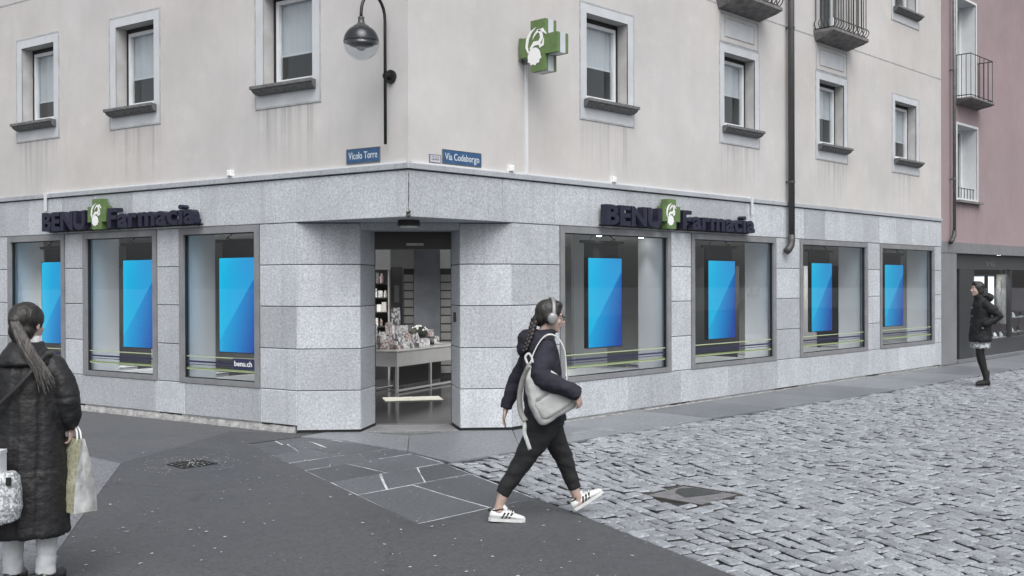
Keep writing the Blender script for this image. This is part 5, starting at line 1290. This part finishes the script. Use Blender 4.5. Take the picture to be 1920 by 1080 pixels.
# trousers
TR = cloth('charcoal_twill', (0.017, 0.018, 0.019), 0.8, 0.2, 10, 0.5, 14, 0.014)
mb = MB()
mb.stack([(-0.01, 0, 0.66, 0.10, 0.14), (-0.01, 0, 0.70, 0.155, 0.18), (-0.005, 0, 0.78, 0.145, 0.175), (-0.005, 0, 0.83, 0.13, 0.16), (0, 0, 0.84, 0.06, 0.08)])
mb.limb([(-0.045, -0.085, 0.70), (-0.075, -0.088, 0.62), (-0.13, -0.085, 0.53), (-0.19, -0.08, 0.43), (-0.265, -0.08, 0.32), (-0.33, -0.08, 0.225), (-0.346, -0.08, 0.200)], [0.120, 0.106, 0.090, 0.077, 0.064, 0.054, 0.052], flat=True)
mb.limb([(0.035, 0.085, 0.70), (0.06, 0.085, 0.62), (0.10, 0.08, 0.54), (0.148, 0.08, 0.45), (0.19, 0.08, 0.33), (0.226, 0.08, 0.225), (0.236, 0.08, 0.195)], [0.112, 0.098, 0.084, 0.073, 0.060, 0.051, 0.049], flat=True)
blob('trousers', mb, TR, WK, 0.011, 2, folds(0.007, 9, 16, 9.0))
# sneakers
WL = M('white_leather', (0.62, 0.63, 0.64), 0.45, 0.06, 12, 0.15, 50); SOLE = M('rubber_sole', (0.56, 0.57, 0.57), 0.6, 0.1, 20)
def sneaker(parent, toe_fn):
    P = toe_fn
    mb = MB(); rings = []
    for x, w_, zt in ((-0.125, 0.016, 0.055), (-0.120, 0.030, 0.082), (-0.09, 0.036, 0.088), (-0.05, 0.037, 0.078), (-0.01, 0.038, 0.082), (0.03, 0.041, 0.072), (0.07, 0.044, 0.056), (0.105, 0.040, 0.046), (0.13, 0.026, 0.038), (0.138, 0.008, 0.030)):
        rings.append([P(x, w_*math.cos(a)*(1.0 if math.sin(a) < 0.2 else 0.82), 0.016 + (zt - 0.016)*(0.5 + 0.5*math.sin(a))) for a in [2*math.pi*k/16 for k in range(16)]])
    mb.rings(rings); sh = mk('sneaker', mb, WL, parent, smooth=True, local=True)
    mb = MB(); prof = [(-0.13, 0.018), (-0.115, 0.034), (-0.05, 0.039), (0.02, 0.043), (0.075, 0.047), (0.115, 0.040), (0.138, 0.022), (0.143, 0.0)]
    out = [(x, w_) for x, w_ in prof] + [(x, -w_) for x, w_ in prof[::-1]]
    mb.rings([[P(x, w_, z) for x, w_ in out] for z in (0.0, 0.012, 0.022)]); mk('sole', mb, SOLE, sh, smooth=False, local=True)
    for s in (-1, 1):
        for k in range(3):
            x0 = -0.026 + k*0.027; mb = MB()
            a = [P(x0 - 0.016, s*0.0405, 0.028), P(x0 - 0.003, s*0.0415, 0.028), P(x0 + 0.020, s*0.0365, 0.066), P(x0 + 0.007, s*0.036, 0.068)]
            b = [P(x0 - 0.016, s*0.030, 0.028), P(x0 - 0.003, s*0.030, 0.028), P(x0 + 0.020, s*0.026, 0.066), P(x0 + 0.007, s*0.026, 0.068)]
            mb.rings([a, b]); mk('stripe', mb, MT['black'], sh, local=True)
    mb = MB(); mb.limb([P(-0.124, -0.014, 0.078), P(-0.126, 0.014, 0.078)], [0.012, 0.012], 8); mk('heel_tab', mb, MT['black'], sh, smooth=True, local=True)
    mb = MB(); mb.limb([P(-0.012, 0, 0.085), P(-0.028, 0, 0.108)], [0.022, 0.017], 8); mk('tongue', mb, WL, sh, smooth=True, local=True)
    for k in range(4):
        mb = MB(); x = 0.0 + k*0.017; mb.tube([P(x, -0.020, 0.079 - k*0.005), P(x, 0, 0.086 - k*0.005), P(x, 0.020, 0.079 - k*0.005)], 0.0035, 6); mk('lace', mb, MT['signwhite'], sh, local=True)
    mb = MB(); mb.tube([P(-0.065 + 0.045*math.cos(a), 0.031*math.sin(a), 0.084 + (0.006 if math.cos(a) > 0 else -0.004)) for a in [2*math.pi*k/14 for k in range(15)]], 0.005, 6); mk('collar', mb, MT['black'], sh, local=True)
def pfoot(org, pitch, yaw=0.0):
    Rm = Matrix.Rotation(yaw, 3, 'Z') @ Matrix.Rotation(-pitch, 3, 'Y'); o = Vector(org)
    return lambda x, y, z: o + Rm @ Vector((x + 0.13, y, z))
sneaker(WK, pfoot((-0.440, -0.08, 0.014), rad(-3.0), rad(-4)))
sneaker(WK, pfoot((0.225, 0.08, 0.022), rad(31), rad(3)))

# backpack slung on the near shoulder
BP = empty('backpack', wkw((-0.02, -0.30, 0.75)), rad(-37.95), label='pale grey backpack slung at the right hip of the striding person', category='backpack')
bo = Vector((-0.02, -0.30, 0.75))
CV = cloth('pale_canvas', (0.46, 0.475, 0.47), 0.75, 0.12, 8, 0.6, 12, 0.015, fine=0.1)
def B_(p): return Vector(p) - bo
mb = MB()
prof = [(-0.145, 1.215, 0.02, 0.018), (-0.155, 1.175, 0.05, 0.035), (-0.150, 1.08, 0.085, 0.058), (-0.115, 0.985, 0.125, 0.075), (-0.05, 0.90, 0.165, 0.088), (0.02, 0.845, 0.185, 0.092)]
# body: rings across a slanted axis from the top grip down to the wide base
ax0, ax1 = Vector((-0.165, 0, 1.18)), Vector((0.065, 0, 0.80)); axd = (ax1 - ax0).normalized(); nrm = Vector((-axd.z, 0, axd.x)); nrm = nrm if nrm.x > 0 else -nrm
rings = []
for t_, hw, hd in ((0.0, 0.02, 0.015), (0.05, 0.045, 0.035), (0.2, 0.085, 0.06), (0.4, 0.130, 0.078), (0.62, 0.165, 0.088), (0.82, 0.175, 0.090), (0.95, 0.165, 0.082), (1.0, 0.13, 0.06)):
    c = ax0.lerp(ax1, t_) + Vector((0, -0.258, 0))
    rg = []
    for k in range(24):
        a = 2*math.pi*k/24; ca, sa = math.cos(a), math.sin(a); e = 0.6
        rg.append(B_(c + nrm*hw*math.copysign(abs(ca)**e, ca) + Vector((0, 1, 0))*hd*math.copysign(abs(sa)**e, sa)))
    rings.append(rg)
mb.rings(rings)
blob('bag_body', mb, CV, BP, 0.010, 2, folds(0.010, 9, 9, 4.0))
mb = MB(); pts = [ax0.lerp(ax1, 0.50) + Vector((0, -0.350, 0)) + nrm*q_ + axd*(0.03*math.cos(q_*9)) for q_ in (-0.10, -0.05, 0.0, 0.05, 0.10)]
ribbon(mb, [B_(p) for p in pts], 0.010, 0.006, tuple(axd)); mk('zip_flap', mb, cloth('canvas_dark', (0.24, 0.245, 0.24), 0.8), BP, local=True)  # zip flap in a darker tone of the canvas
mb = MB()
pk = []
for t_, hw in ((0.58, 0.115), (0.62, 0.13), (0.85, 0.14), (0.90, 0.12)):
    c = ax0.lerp(ax1, t_) + Vector((0, -0.328, 0)); pk.append([B_(c + nrm*hw*math.cos(a) + Vector((0, 0.032*math.sin(a), 0))) for a in [2*math.pi*k/18 for k in range(18)]])
mb.rings(pk); mk('front_pocket', mb, CV, BP, smooth=True, local=True)
mb = MB(); ribbon(mb, [B_(p) for p in catmull([(-0.165, -0.315, 1.17), (-0.125, -0.265, 1.26), (-0.065, -0.225, 1.345), (0.005, -0.17, 1.375), (0.07, -0.155, 1.345), (0.110, -0.185, 1.26), (0.118, -0.215, 1.12), (0.115, -0.245, 1.02), (0.10, -0.30, 0.92), (0.09, -0.33, 0.87)], 6)], 0.013, 0.004, (0.3, 1, 0.2)); mk('shoulder_strap', mb, CV, BP, smooth=True, local=True)
mb = MB(); ribbon(mb, [B_(p) for p in catmull([(-0.175, -0.30, 1.15), (-0.215, -0.28, 1.05), (-0.235, -0.27, 0.93), (-0.225, -0.28, 0.82), (-0.195, -0.30, 0.765)], 6)], 0.020, 0.005, (1, 0.4, 0)); mk('loose_strap', mb, cloth('strap_dark', (0.20, 0.20, 0.195), 0.8), BP, smooth=True, local=True)
mb = MB(); ribbon(mb, [B_(p) for p in catmull([(-0.225, -0.285, 0.80), (-0.205, -0.30, 0.74), (-0.205, -0.30, 0.68), (-0.185, -0.30, 0.62), (-0.165, -0.30, 0.56)], 5)], 0.014, 0.003, (1, 0.2, 0)); mk('strap_end', mb, CV, BP, smooth=True, local=True)
mb = MB(); mb.tube([B_(p) for p in catmull([(-0.18, -0.30, 1.17), (-0.195, -0.29, 1.22), (-0.17, -0.29, 1.245), (-0.15, -0.30, 1.215), (-0.145, -0.31, 1.18)], 5)], 0.009, 8); mk('grab_handle', mb, CV, BP, smooth=True, local=True)

# ---- person at the left edge, seen from behind: x right, y forward (away), z up
LW0 = Vector((-4.932, -2.418, 0))
LW = empty('person', LW0, rad(-45.95), label='person in long black quilted coat with ponytail at the left edge, seen from behind', category='person')
mb = MB()
H2_, hrot2 = head(mb, (0.0, 0.0, 1.520), (0.28, 0.96, 0), 1.0, rad(2))
mb.limb([(0, 0, 1.34), (0, 0.005, 1.40), (0, 0.01, 1.46)], [0.062, 0.052, 0.050])
mb.stack([(0, 0, 0.75, 0.14, 0.10), (0, 0, 0.85, 0.15, 0.11), (0, 0, 1.05, 0.12, 0.09), (0, 0, 1.2, 0.15, 0.10), (0, 0, 1.33, 0.13, 0.07), (0, 0, 1.36, 0.05, 0.04)])
mb.limb([(0.15, 0, 1.29), (0.22, 0.0, 1.07), (0.226, 0.04, 0.96), (0.222, 0.05, 0.91)], [0.045, 0.04, 0.03, 0.025])
hand(mb, (0.222, 0.05, 0.925), (0.02, 0.12, -1), (-0.9, 0, 0), (0, 1, 0), 1.2, 0.95)
mb.limb([(-0.15, 0, 1.29), (-0.22, 0.02, 1.07), (-0.215, 0.16, 0.98)], [0.045, 0.04, 0.028])
hand(mb, (-0.212, 0.17, 0.98), (0.3, 0.9, -0.2), (0.5, 0, -0.8), (0.8, 0.2, 0.4), 1.0, 0.95)
for s in (-1, 1): mb.limb([(s*0.085, 0, 0.8), (s*0.09, 0.01, 0.45), (s*0.095, 0.0, 0.12), (s*0.095, 0.0, 0.08)], [0.08, 0.055, 0.04, 0.04])
blob('body', mb, MT['skin'], LW, 0.0075, 2)
mb = MB()
mb.ball(H2_(-0.018, 0, 0.036), 0.108, 0.090, 0.096, hrot2, 18, 12); mb.ball(H2_(-0.050, 0, -0.035), 0.066, 0.078, 0.070, hrot2); mb.ball(H2_(-0.055, 0, -0.085), 0.045, 0.055, 0.035, hrot2)
mb.ball(H2_(-0.112, 0.0, 0.020), 0.028, 0.036, 0.034, hrot2)
hr = blob('hair', mb, MT['hair'], LW, 0.008, 2, folds(0.005, 45, 10))
def lock(P, r0, r1, w_): 
    P = catmull(P, 6); n = len(P); mb.tube(P, [max(0.003, (r0 + (r1 - r0)*i/(n-1)) * (1 if i < n-3 else 0.6)) for i in range(n)], 10, sy=w_)
mb = MB()
rl = random.Random(8)
for k in range(26):
    a = rl.uniform(-1, 1); b = rl.uniform(-1, 1); e = rl.uniform(0.82, 1.10)
    lock([H2_(-0.112, 0.0, 0.020) + Vector((a*0.018, b*0.012, 0.0)), Vector((0.028 + a*0.028, -0.155 + b*0.014, 1.46)), Vector((0.085 + a*0.036, -0.180 + b*0.012, 1.37)), Vector((0.145 + a*0.042 + 0.012*a*b, -0.182 + b*0.01, 1.27)), Vector((0.185 + a*0.05, -0.178 + b*0.012, 1.20 - 0.09*(e - 0.8)/0.3 + 0.05*a*a))], 0.014, 0.0035, 0.8)
mk('ponytail', mb, MT['hair_long'], hr, smooth=True, local=True)
mb = MB(); mb.tube([H2_(-0.118, 0.026*math.cos(a), 0.018 + 0.026*math.sin(a)) for a in [2*math.pi*k/12 for k in range(13)]], 0.009, 8); mk('hair_tie', mb, MT['black'], hr, smooth=True, local=True)
mb = MB(); mb.stack([(0, -0.005, 1.395, 0.073, 0.068), (0, -0.005, 1.42, 0.071, 0.068), (0.0, 0.0, 1.452, 0.066, 0.064), (0, 0, 1.456, 0.05, 0.05)]); mk('turtleneck', mb, cloth('white_knit', (0.55, 0.55, 0.56), 0.9, 0.1, 60), LW, smooth=True, local=True)
# coat
def quilt(co, n):
    s = folds(0.009, 7, 4, 1.0)(co, n) + folds(0.005, 20, 14, 6.0)(co, n)
    if co.z < 1.34:
        ph = (co.z - 0.30) / 0.20
        d_ = abs(ph - round(ph))
        s -= 0.006 * max(0, 1 - d_/0.08) * max(0, 0.35 + 1.2*noise.noise(co*4))
        if abs(co.x) < 0.02 or abs(abs(co.x) - 0.125) < 0.012: s -= 0.006
    return s
BK_ = cloth('black_nylon', (0.0115, 0.012, 0.0135), 0.55, 0.25, 10, 0.5, 26, 0.012, stretch=(1, 1, 1.6), fine=0.05, spec=0.4)
mb = MB()
mb.stack([(0.005, -0.01, 0.305, 0.255, 0.185), (0.005, -0.01, 0.33, 0.268, 0.195), (0.0, -0.01, 0.55, 0.258, 0.19), (0.0, -0.005, 0.80, 0.240, 0.175), (0.0, -0.005, 1.0, 0.225, 0.165), (0.0, 0, 1.15, 0.232, 0.160), (0, 0, 1.25, 0.228, 0.145), (0, 0, 1.31, 0.195, 0.125), (0, 0, 1.36, 0.135, 0.105), (0, -0.005, 1.40, 0.098, 0.095), (0, -0.005, 1.42, 0.09, 0.09), (0, 0, 1.425, 0.05, 0.05)], 36)
mb.limb([(0.17, 0, 1.27), (0.225, 0, 1.18), (0.262, 0, 1.07), (0.268, 0.02, 0.98), (0.262, 0.035, 0.945)], [0.085, 0.084, 0.080, 0.072, 0.058])
mb.limb([(-0.17, 0, 1.27), (-0.225, 0, 1.18), (-0.265, 0.02, 1.07), (-0.255, 0.12, 0.99), (-0.25, 0.15, 0.98)], [0.085, 0.084, 0.080, 0.070, 0.056])
for v in mb.v: v.x *= 0.86
ct = blob('coat', mb, BK_, LW, 0.011, 2, quilt)
mb = MB(); mb.stack([(0, -0.06, 1.285, 0.165, 0.095), (0, -0.062, 1.30, 0.175, 0.105), (0, -0.045, 1.345, 0.150, 0.105), (0, -0.025, 1.395, 0.112, 0.10), (0, -0.015, 1.42, 0.10, 0.095), (0, -0.01, 1.425, 0.06, 0.06)], 28)
for v in mb.v: v.x *= 0.9
blob('coat_collar', mb, BK_, LW, 0.011, 2, folds(0.008, 12, 14, 3.0))
DN = cloth('pale_denim', (0.46, 0.48, 0.50), 0.85, 0.14, 9, 0.6, 20, 0.012, stretch=(1, 1, 0.5))
for s in (-1, 1):
    mb = MB(); mb.limb([(s*0.085, 0.0, 0.60), (s*0.092, 0.005, 0.40), (s*0.096 + 0.004, -0.005, 0.18), (s*0.096 + 0.002, -0.005, 0.075)], [0.080, 0.068, 0.056, 0.057], flat=True)
    blob('trouser_leg', mb, DN, LW, 0.011, 2, folds(0.006, 12, 20, 4.0 + s))
for s in (-1, 1):
    mb = MB(); mb.limb([(s*0.1, -0.035, 0.052), (s*0.105, 0.05, 0.045), (s*0.115, 0.145, 0.04)], [0.046, 0.048, 0.04], 12); mb.limb([(s*0.1, -0.005, 0.05), (s*0.1, -0.005, 0.14)], [0.05, 0.046])
    bt = blob('boot', mb, M('black_leather', (0.012, 0.012, 0.012), 0.3, 0.1), LW, 0.009, 1)
    mb = MB(); mb.rings([[Vector((s*0.105 + x, y, z)) for x, y in ((-0.046, -0.07), (0.046, -0.07), (0.05, 0.06), (0.045, 0.15), (0.02, 0.185), (-0.02, 0.185), (-0.045, 0.15), (-0.05, 0.06))] for z in (0.003, 0.024)]); mk('sole', mb, MT['black'], bt, local=True)
# crossbody strap and patterned bag with a white carton
def lww(p):
    c, s = math.cos(rad(-45.95)), math.sin(rad(-45.95)); p = Vector(p); return LW0 + Vector((p.x*c - p.y*s, p.x*s + p.y*c, p.z))
TB = empty('shoulder_bag', lww((-0.14, -0.26, 0.42)), rad(-45.95), label='grey speckled shoulder bag hanging behind the person in the black coat', category='bag')
to = Vector((-0.14, -0.26, 0.42)); TX = 0.085
TOT = printmat('speckled_fabric', (0.50, 0.52, 0.54), (0.20, 0.215, 0.23), 95)
mb = MB(); rings = []
for z, hw, hd in ((0.42, 0.10, 0.04), (0.425, 0.145, 0.065), (0.50, 0.165, 0.085), (0.60, 0.16, 0.085), (0.68, 0.145, 0.07), (0.71, 0.13, 0.05)):
    rings.append([Vector((-0.155 + TX + hw*math.copysign(abs(math.cos(a))**0.6, math.cos(a)), -0.29 + hd*math.copysign(abs(math.sin(a))**0.7, math.sin(a)), z + 0.03*math.cos(a)*(1 if z < 0.6 else 0.4))) - to for a in [2*math.pi*k/24 for k in range(24)]])
mb.rings(rings); blob('bag_body', mb, TOT, TB, 0.010, 2, folds(0.010, 11, 10, 7.0))
mb = MB(); ribbon(mb, [Vector(p) - to for p in catmull([(-0.255, -0.25, 0.70), (-0.20, -0.225, 0.90), (-0.10, -0.200, 1.05), (0.02, -0.190, 1.17), (0.10, -0.165, 1.27), (0.135, -0.10, 1.345), (0.14, 0.0, 1.36)], 7)], 0.013, 0.004, (0.7, 0, -0.7)); mk('strap', mb, M('strap_leather', (0.02, 0.02, 0.021), 0.3, 0.2), TB, smooth=True, local=True)
mb = MB(); mb.box(FW, 0.045, 0.072, -0.372, -0.362, 0.655, 0.70); mb.v = [v - to for v in mb.v]; mk('tag', mb, MT['black'], TB, local=True)
CT = empty('carton', lww((-0.105, -0.29, 0.66)), rad(-45.95 + 4), label='white carton sticking out of the speckled shoulder bag', category='box')
mb = MB(); mb.box(FW, -0.12, 0.095, -0.045, 0.045, 0.0, 0.175); mk('box', mb, M('carton_white', (0.62, 0.64, 0.66), 0.5, 0.04), CT, local=True)
mb = MB(); mb.box(FW, -0.122, 0.097, -0.047, 0.047, 0.155, 0.177); mk('lid', mb, M('carton_lid', (0.58, 0.60, 0.62), 0.5, 0.04), CT, local=True)
# paper carrier bag in the right hand
PG = empty('paper_bag', lww((0.245, 0.055, 0.435)), rad(-45.95 - 40), label='pale yellow patterned paper carrier bag in the hand of the person in black', category='bag')
def pbag():
    m, nt, bs = newmat('patterned_paper'); v = scalev(nt, 1, 1, 1)
    n = nd(nt, 'ShaderNodeTexVoronoi'); n.feature = 'DISTANCE_TO_EDGE'; n.inputs['Scale'].default_value = 28; lk(nt, v, n.inputs['Vector'])
    col = mixc(nt, ramp(nt, n.outputs[0], 0.02, 0.12), (0.42, 0.43, 0.34), (0.29, 0.29, 0.19)); lk(nt, col, bs.inputs['Base Color']); bs.inputs['Roughness'].default_value = 0.5; return m
PBm = pbag(); SD = M('bag_side_print', (0.33, 0.335, 0.34), 0.4, 0.85, 7, 0.2, 30, stretch=(1, 1, 0.45))
def bagq(z): 
    t_ = z / 0.42; w_ = 0.118 - 0.024*t_**2; h_ = 0.062*(1 - t_**1.6) + 0.010; return w_, h_
zs = [0, 0.08, 0.16, 0.25, 0.34, 0.42]
for s in (-1, 1):
    mb = MB(); vs = []
    for z in zs:
        w_, h_ = bagq(z); vs += [(-w_, s*h_, z), (-w_*0.3, s*(h_ + 0.005*math.sin(z*20)), z), (w_*0.4, s*(h_ - 0.004*math.sin(z*26)), z), (w_, s*h_, z)]
    mb.add([Vector(v) for v in vs], [(i*4+k, i*4+k+1, i*4+k+5, i*4+k+4) for i in range(5) for k in range(3)]); mk('face', mb, PBm, PG, local=True, recalc=False)
    mb = MB(); vs = []
    for z in zs:
        w_, h_ = bagq(z); vs += [(s*w_, -h_, z), (s*(w_ - 0.03*(z/0.42)), 0, z), (s*w_, h_, z)]
    mb.add([Vector(v) for v in vs], [(i*3+k, i*3+k+1, i*3+k+4, i*3+k+3) for i in range(5) for k in range(2)]); mk('gusset', mb, SD, PG, local=True, recalc=False)
    mb = MB(); mb.tube(catmull([(-0.05, s*0.012, 0.40), (-0.04, s*0.010, 0.46), (0.0, s*0.006, 0.488), (0.04, s*0.010, 0.46), (0.05, s*0.012, 0.40)], 5), 0.005, 6); mk('handle', mb, MT['signwhite'], PG, local=True, smooth=True)
w_, h_ = bagq(0); mb = MB(); mb.box(FW, -w_, w_, -h_, h_, -0.001, 0.002); mk('bottom', mb, PBm, PG, local=True)

# ---- person standing by the boutique, in profile facing left: x forward (image left), y left (towards camera)
FWm = empty('person', (10.69, -2.12, 0.012), rad(134.05), label='person in dark hooded parka and black tights standing by the boutique', category='person')
mb = MB()
H3, hrot3 = head(mb, (0.075, 0.0, 1.612), (1, 0.12, 0), 1.02, rad(-4))
mb.limb([(0.0, 0, 1.40), (0.02, 0, 1.47), (0.05, 0, 1.55)], [0.065, 0.054, 0.05])
mb.stack([(0, 0, 0.8, 0.10, 0.14), (0, 0, 0.95, 0.10, 0.14), (0.0, 0, 1.1, 0.09, 0.12), (0, 0, 1.3, 0.10, 0.15), (0, 0, 1.42, 0.07, 0.11), (0, 0, 1.44, 0.03, 0.05)])
for s in (-1, 1):
    mb.limb([(-0.02, s*0.17, 1.34), (-0.17, s*0.23, 1.16), (0.0, s*0.17, 1.03)], [0.045, 0.04, 0.03]); hand(mb, (0.0, s*0.16, 1.03), (0.7, -0.3*s, -0.6), (0, -s, -0.3), (0.2, 0, 1), 0.6, 0.9)
mb.limb([(0.03, 0.08, 0.80), (0.075, 0.08, 0.55), (-0.02, 0.075, 0.20), (-0.045, 0.075, 0.09)], [0.06, 0.04, 0.028, 0.026]); mb.limb([(-0.02, -0.08, 0.80), (-0.02, -0.08, 0.52), (-0.09, -0.08, 0.2), (-0.115, -0.08, 0.10)], [0.06, 0.04, 0.028, 0.026])
blob('body', mb, MT['skin'], FWm, 0.008, 2); face_details(H3, hrot3, 1.02, FWm)
mb = MB(); mb.ball(H3(-0.022, 0, 0.038), 0.108, 0.090, 0.098, hrot3, 18, 12); mb.ball(H3(-0.065, 0, -0.03), 0.062, 0.078, 0.085, hrot3); mb.ball(H3(-0.03, 0.070, -0.02), 0.045, 0.022, 0.075, hrot3); mb.ball(H3(-0.03, -0.070, -0.02), 0.045, 0.022, 0.075, hrot3); mb.ball(H3(0.035, 0, 0.092), 0.055, 0.07, 0.038, hrot3)
blob('hair', mb, MT['hair'], FWm, 0.010, 2, folds(0.005, 40, 12))
PKm = cloth('dark_parka', (0.014, 0.0148, 0.017), 0.7, 0.25, 10, 0.6, 18, 0.015)
mb = MB(); mb.stack([(0.02, 0, 0.735, 0.175, 0.20), (0.02, 0, 0.76, 0.18, 0.205), (0.02, 0, 0.95, 0.165, 0.195), (0.015, 0, 1.10, 0.15, 0.19), (0.005, 0, 1.25, 0.148, 0.20), (0.0, 0, 1.36, 0.135, 0.185), (0.0, 0, 1.43, 0.11, 0.125), (0.02, 0, 1.485, 0.10, 0.10), (0.03, 0, 1.52, 0.09, 0.09), (0.03, 0, 1.53, 0.05, 0.05)], 28)
for s in (-1, 1): mb.limb([(-0.01, s*0.165, 1.35), (-0.08, s*0.215, 1.27), (-0.19, s*0.245, 1.16), (-0.09, s*0.235, 1.09), (0.03, s*0.205, 1.04)], [0.082, 0.080, 0.072, 0.066, 0.060])
blob('parka', mb, PKm, FWm, 0.013, 2, folds(0.010, 8, 12, 8.0))
mb = MB(); mb.ball((-0.10, 0, 1.47), 0.085, 0.135, 0.085); mb.ball((-0.03, 0, 1.50), 0.09, 0.125, 0.055); blob('hood', mb, PKm, FWm, 0.013, 2, folds(0.010, 14, 14, 2.0))
for z in (1.30, 1.16, 1.02, 0.9): mb = MB(); mb.ball((0.172, 0.02, z), 0.012); mk('button', mb, MT['zinc'], FWm, smooth=True, local=True)
mb = MB(); mb.box(FW, -0.02, 0.10, 0.185, 0.212, 0.955, 1.0); mk('pocket_flap', mb, PKm, FWm, local=True)
mb = MB(); mb.ball((0.075, 0.213, 0.965), 0.016, 0.008, 0.016); mk('button', mb, MT['zinc'], FWm, smooth=True, local=True)
mb = MB(); mb.stack([(0.02, 0, 0.625, 0.145, 0.17), (0.02, 0, 0.64, 0.15, 0.172), (0.01, 0, 0.80, 0.14, 0.16), (0, 0, 0.82, 0.1, 0.1)]); blob('skirt', mb, printmat('skirt_print', (0.42, 0.44, 0.46), (0.16, 0.17, 0.18), 40), FWm, 0.012, 1, folds(0.012, 22, 6, 1.0))
TG = cloth('black_tights', (0.012, 0.012, 0.012), 0.55, 0.1)
mb = MB(); mb.limb([(0.03, 0.08, 0.78), (0.055, 0.08, 0.66), (0.075, 0.08, 0.55), (0.05, 0.078, 0.42), (0.0, 0.075, 0.26), (-0.04, 0.075, 0.12)], [0.082, 0.070, 0.058, 0.055, 0.045, 0.042])
blob('tights_leg', mb, TG, FWm, 0.010, 2)
mb = MB(); mb.limb([(-0.02, -0.08, 0.78), (-0.015, -0.08, 0.66), (-0.02, -0.08, 0.53), (-0.05, -0.08, 0.42), (-0.085, -0.08, 0.26), (-0.11, -0.08, 0.12)], [0.082, 0.070, 0.058, 0.055, 0.045, 0.042])
blob('tights_leg', mb, TG, FWm, 0.010, 2)
for x, y, yw in ((-0.045, 0.075, 0.05), (-0.115, -0.08, -0.1)):
    mb = MB(); mb.limb([(x, y, 0.22), (x, y, 0.06)], [0.052, 0.048], 12); mb.limb([(x - 0.02, y, 0.055), (x + 0.07, y, 0.045), (x + 0.16, y, 0.030)], [0.046, 0.042, 0.028], 12); mb.limb([(x - 0.045, y, 0.045), (x - 0.045, y, 0.014)], [0.026, 0.020], 10)
    blob('ankle_boot', mb, M('suede', (0.012, 0.012, 0.013), 0.8, 0.1), FWm, 0.009, 2)
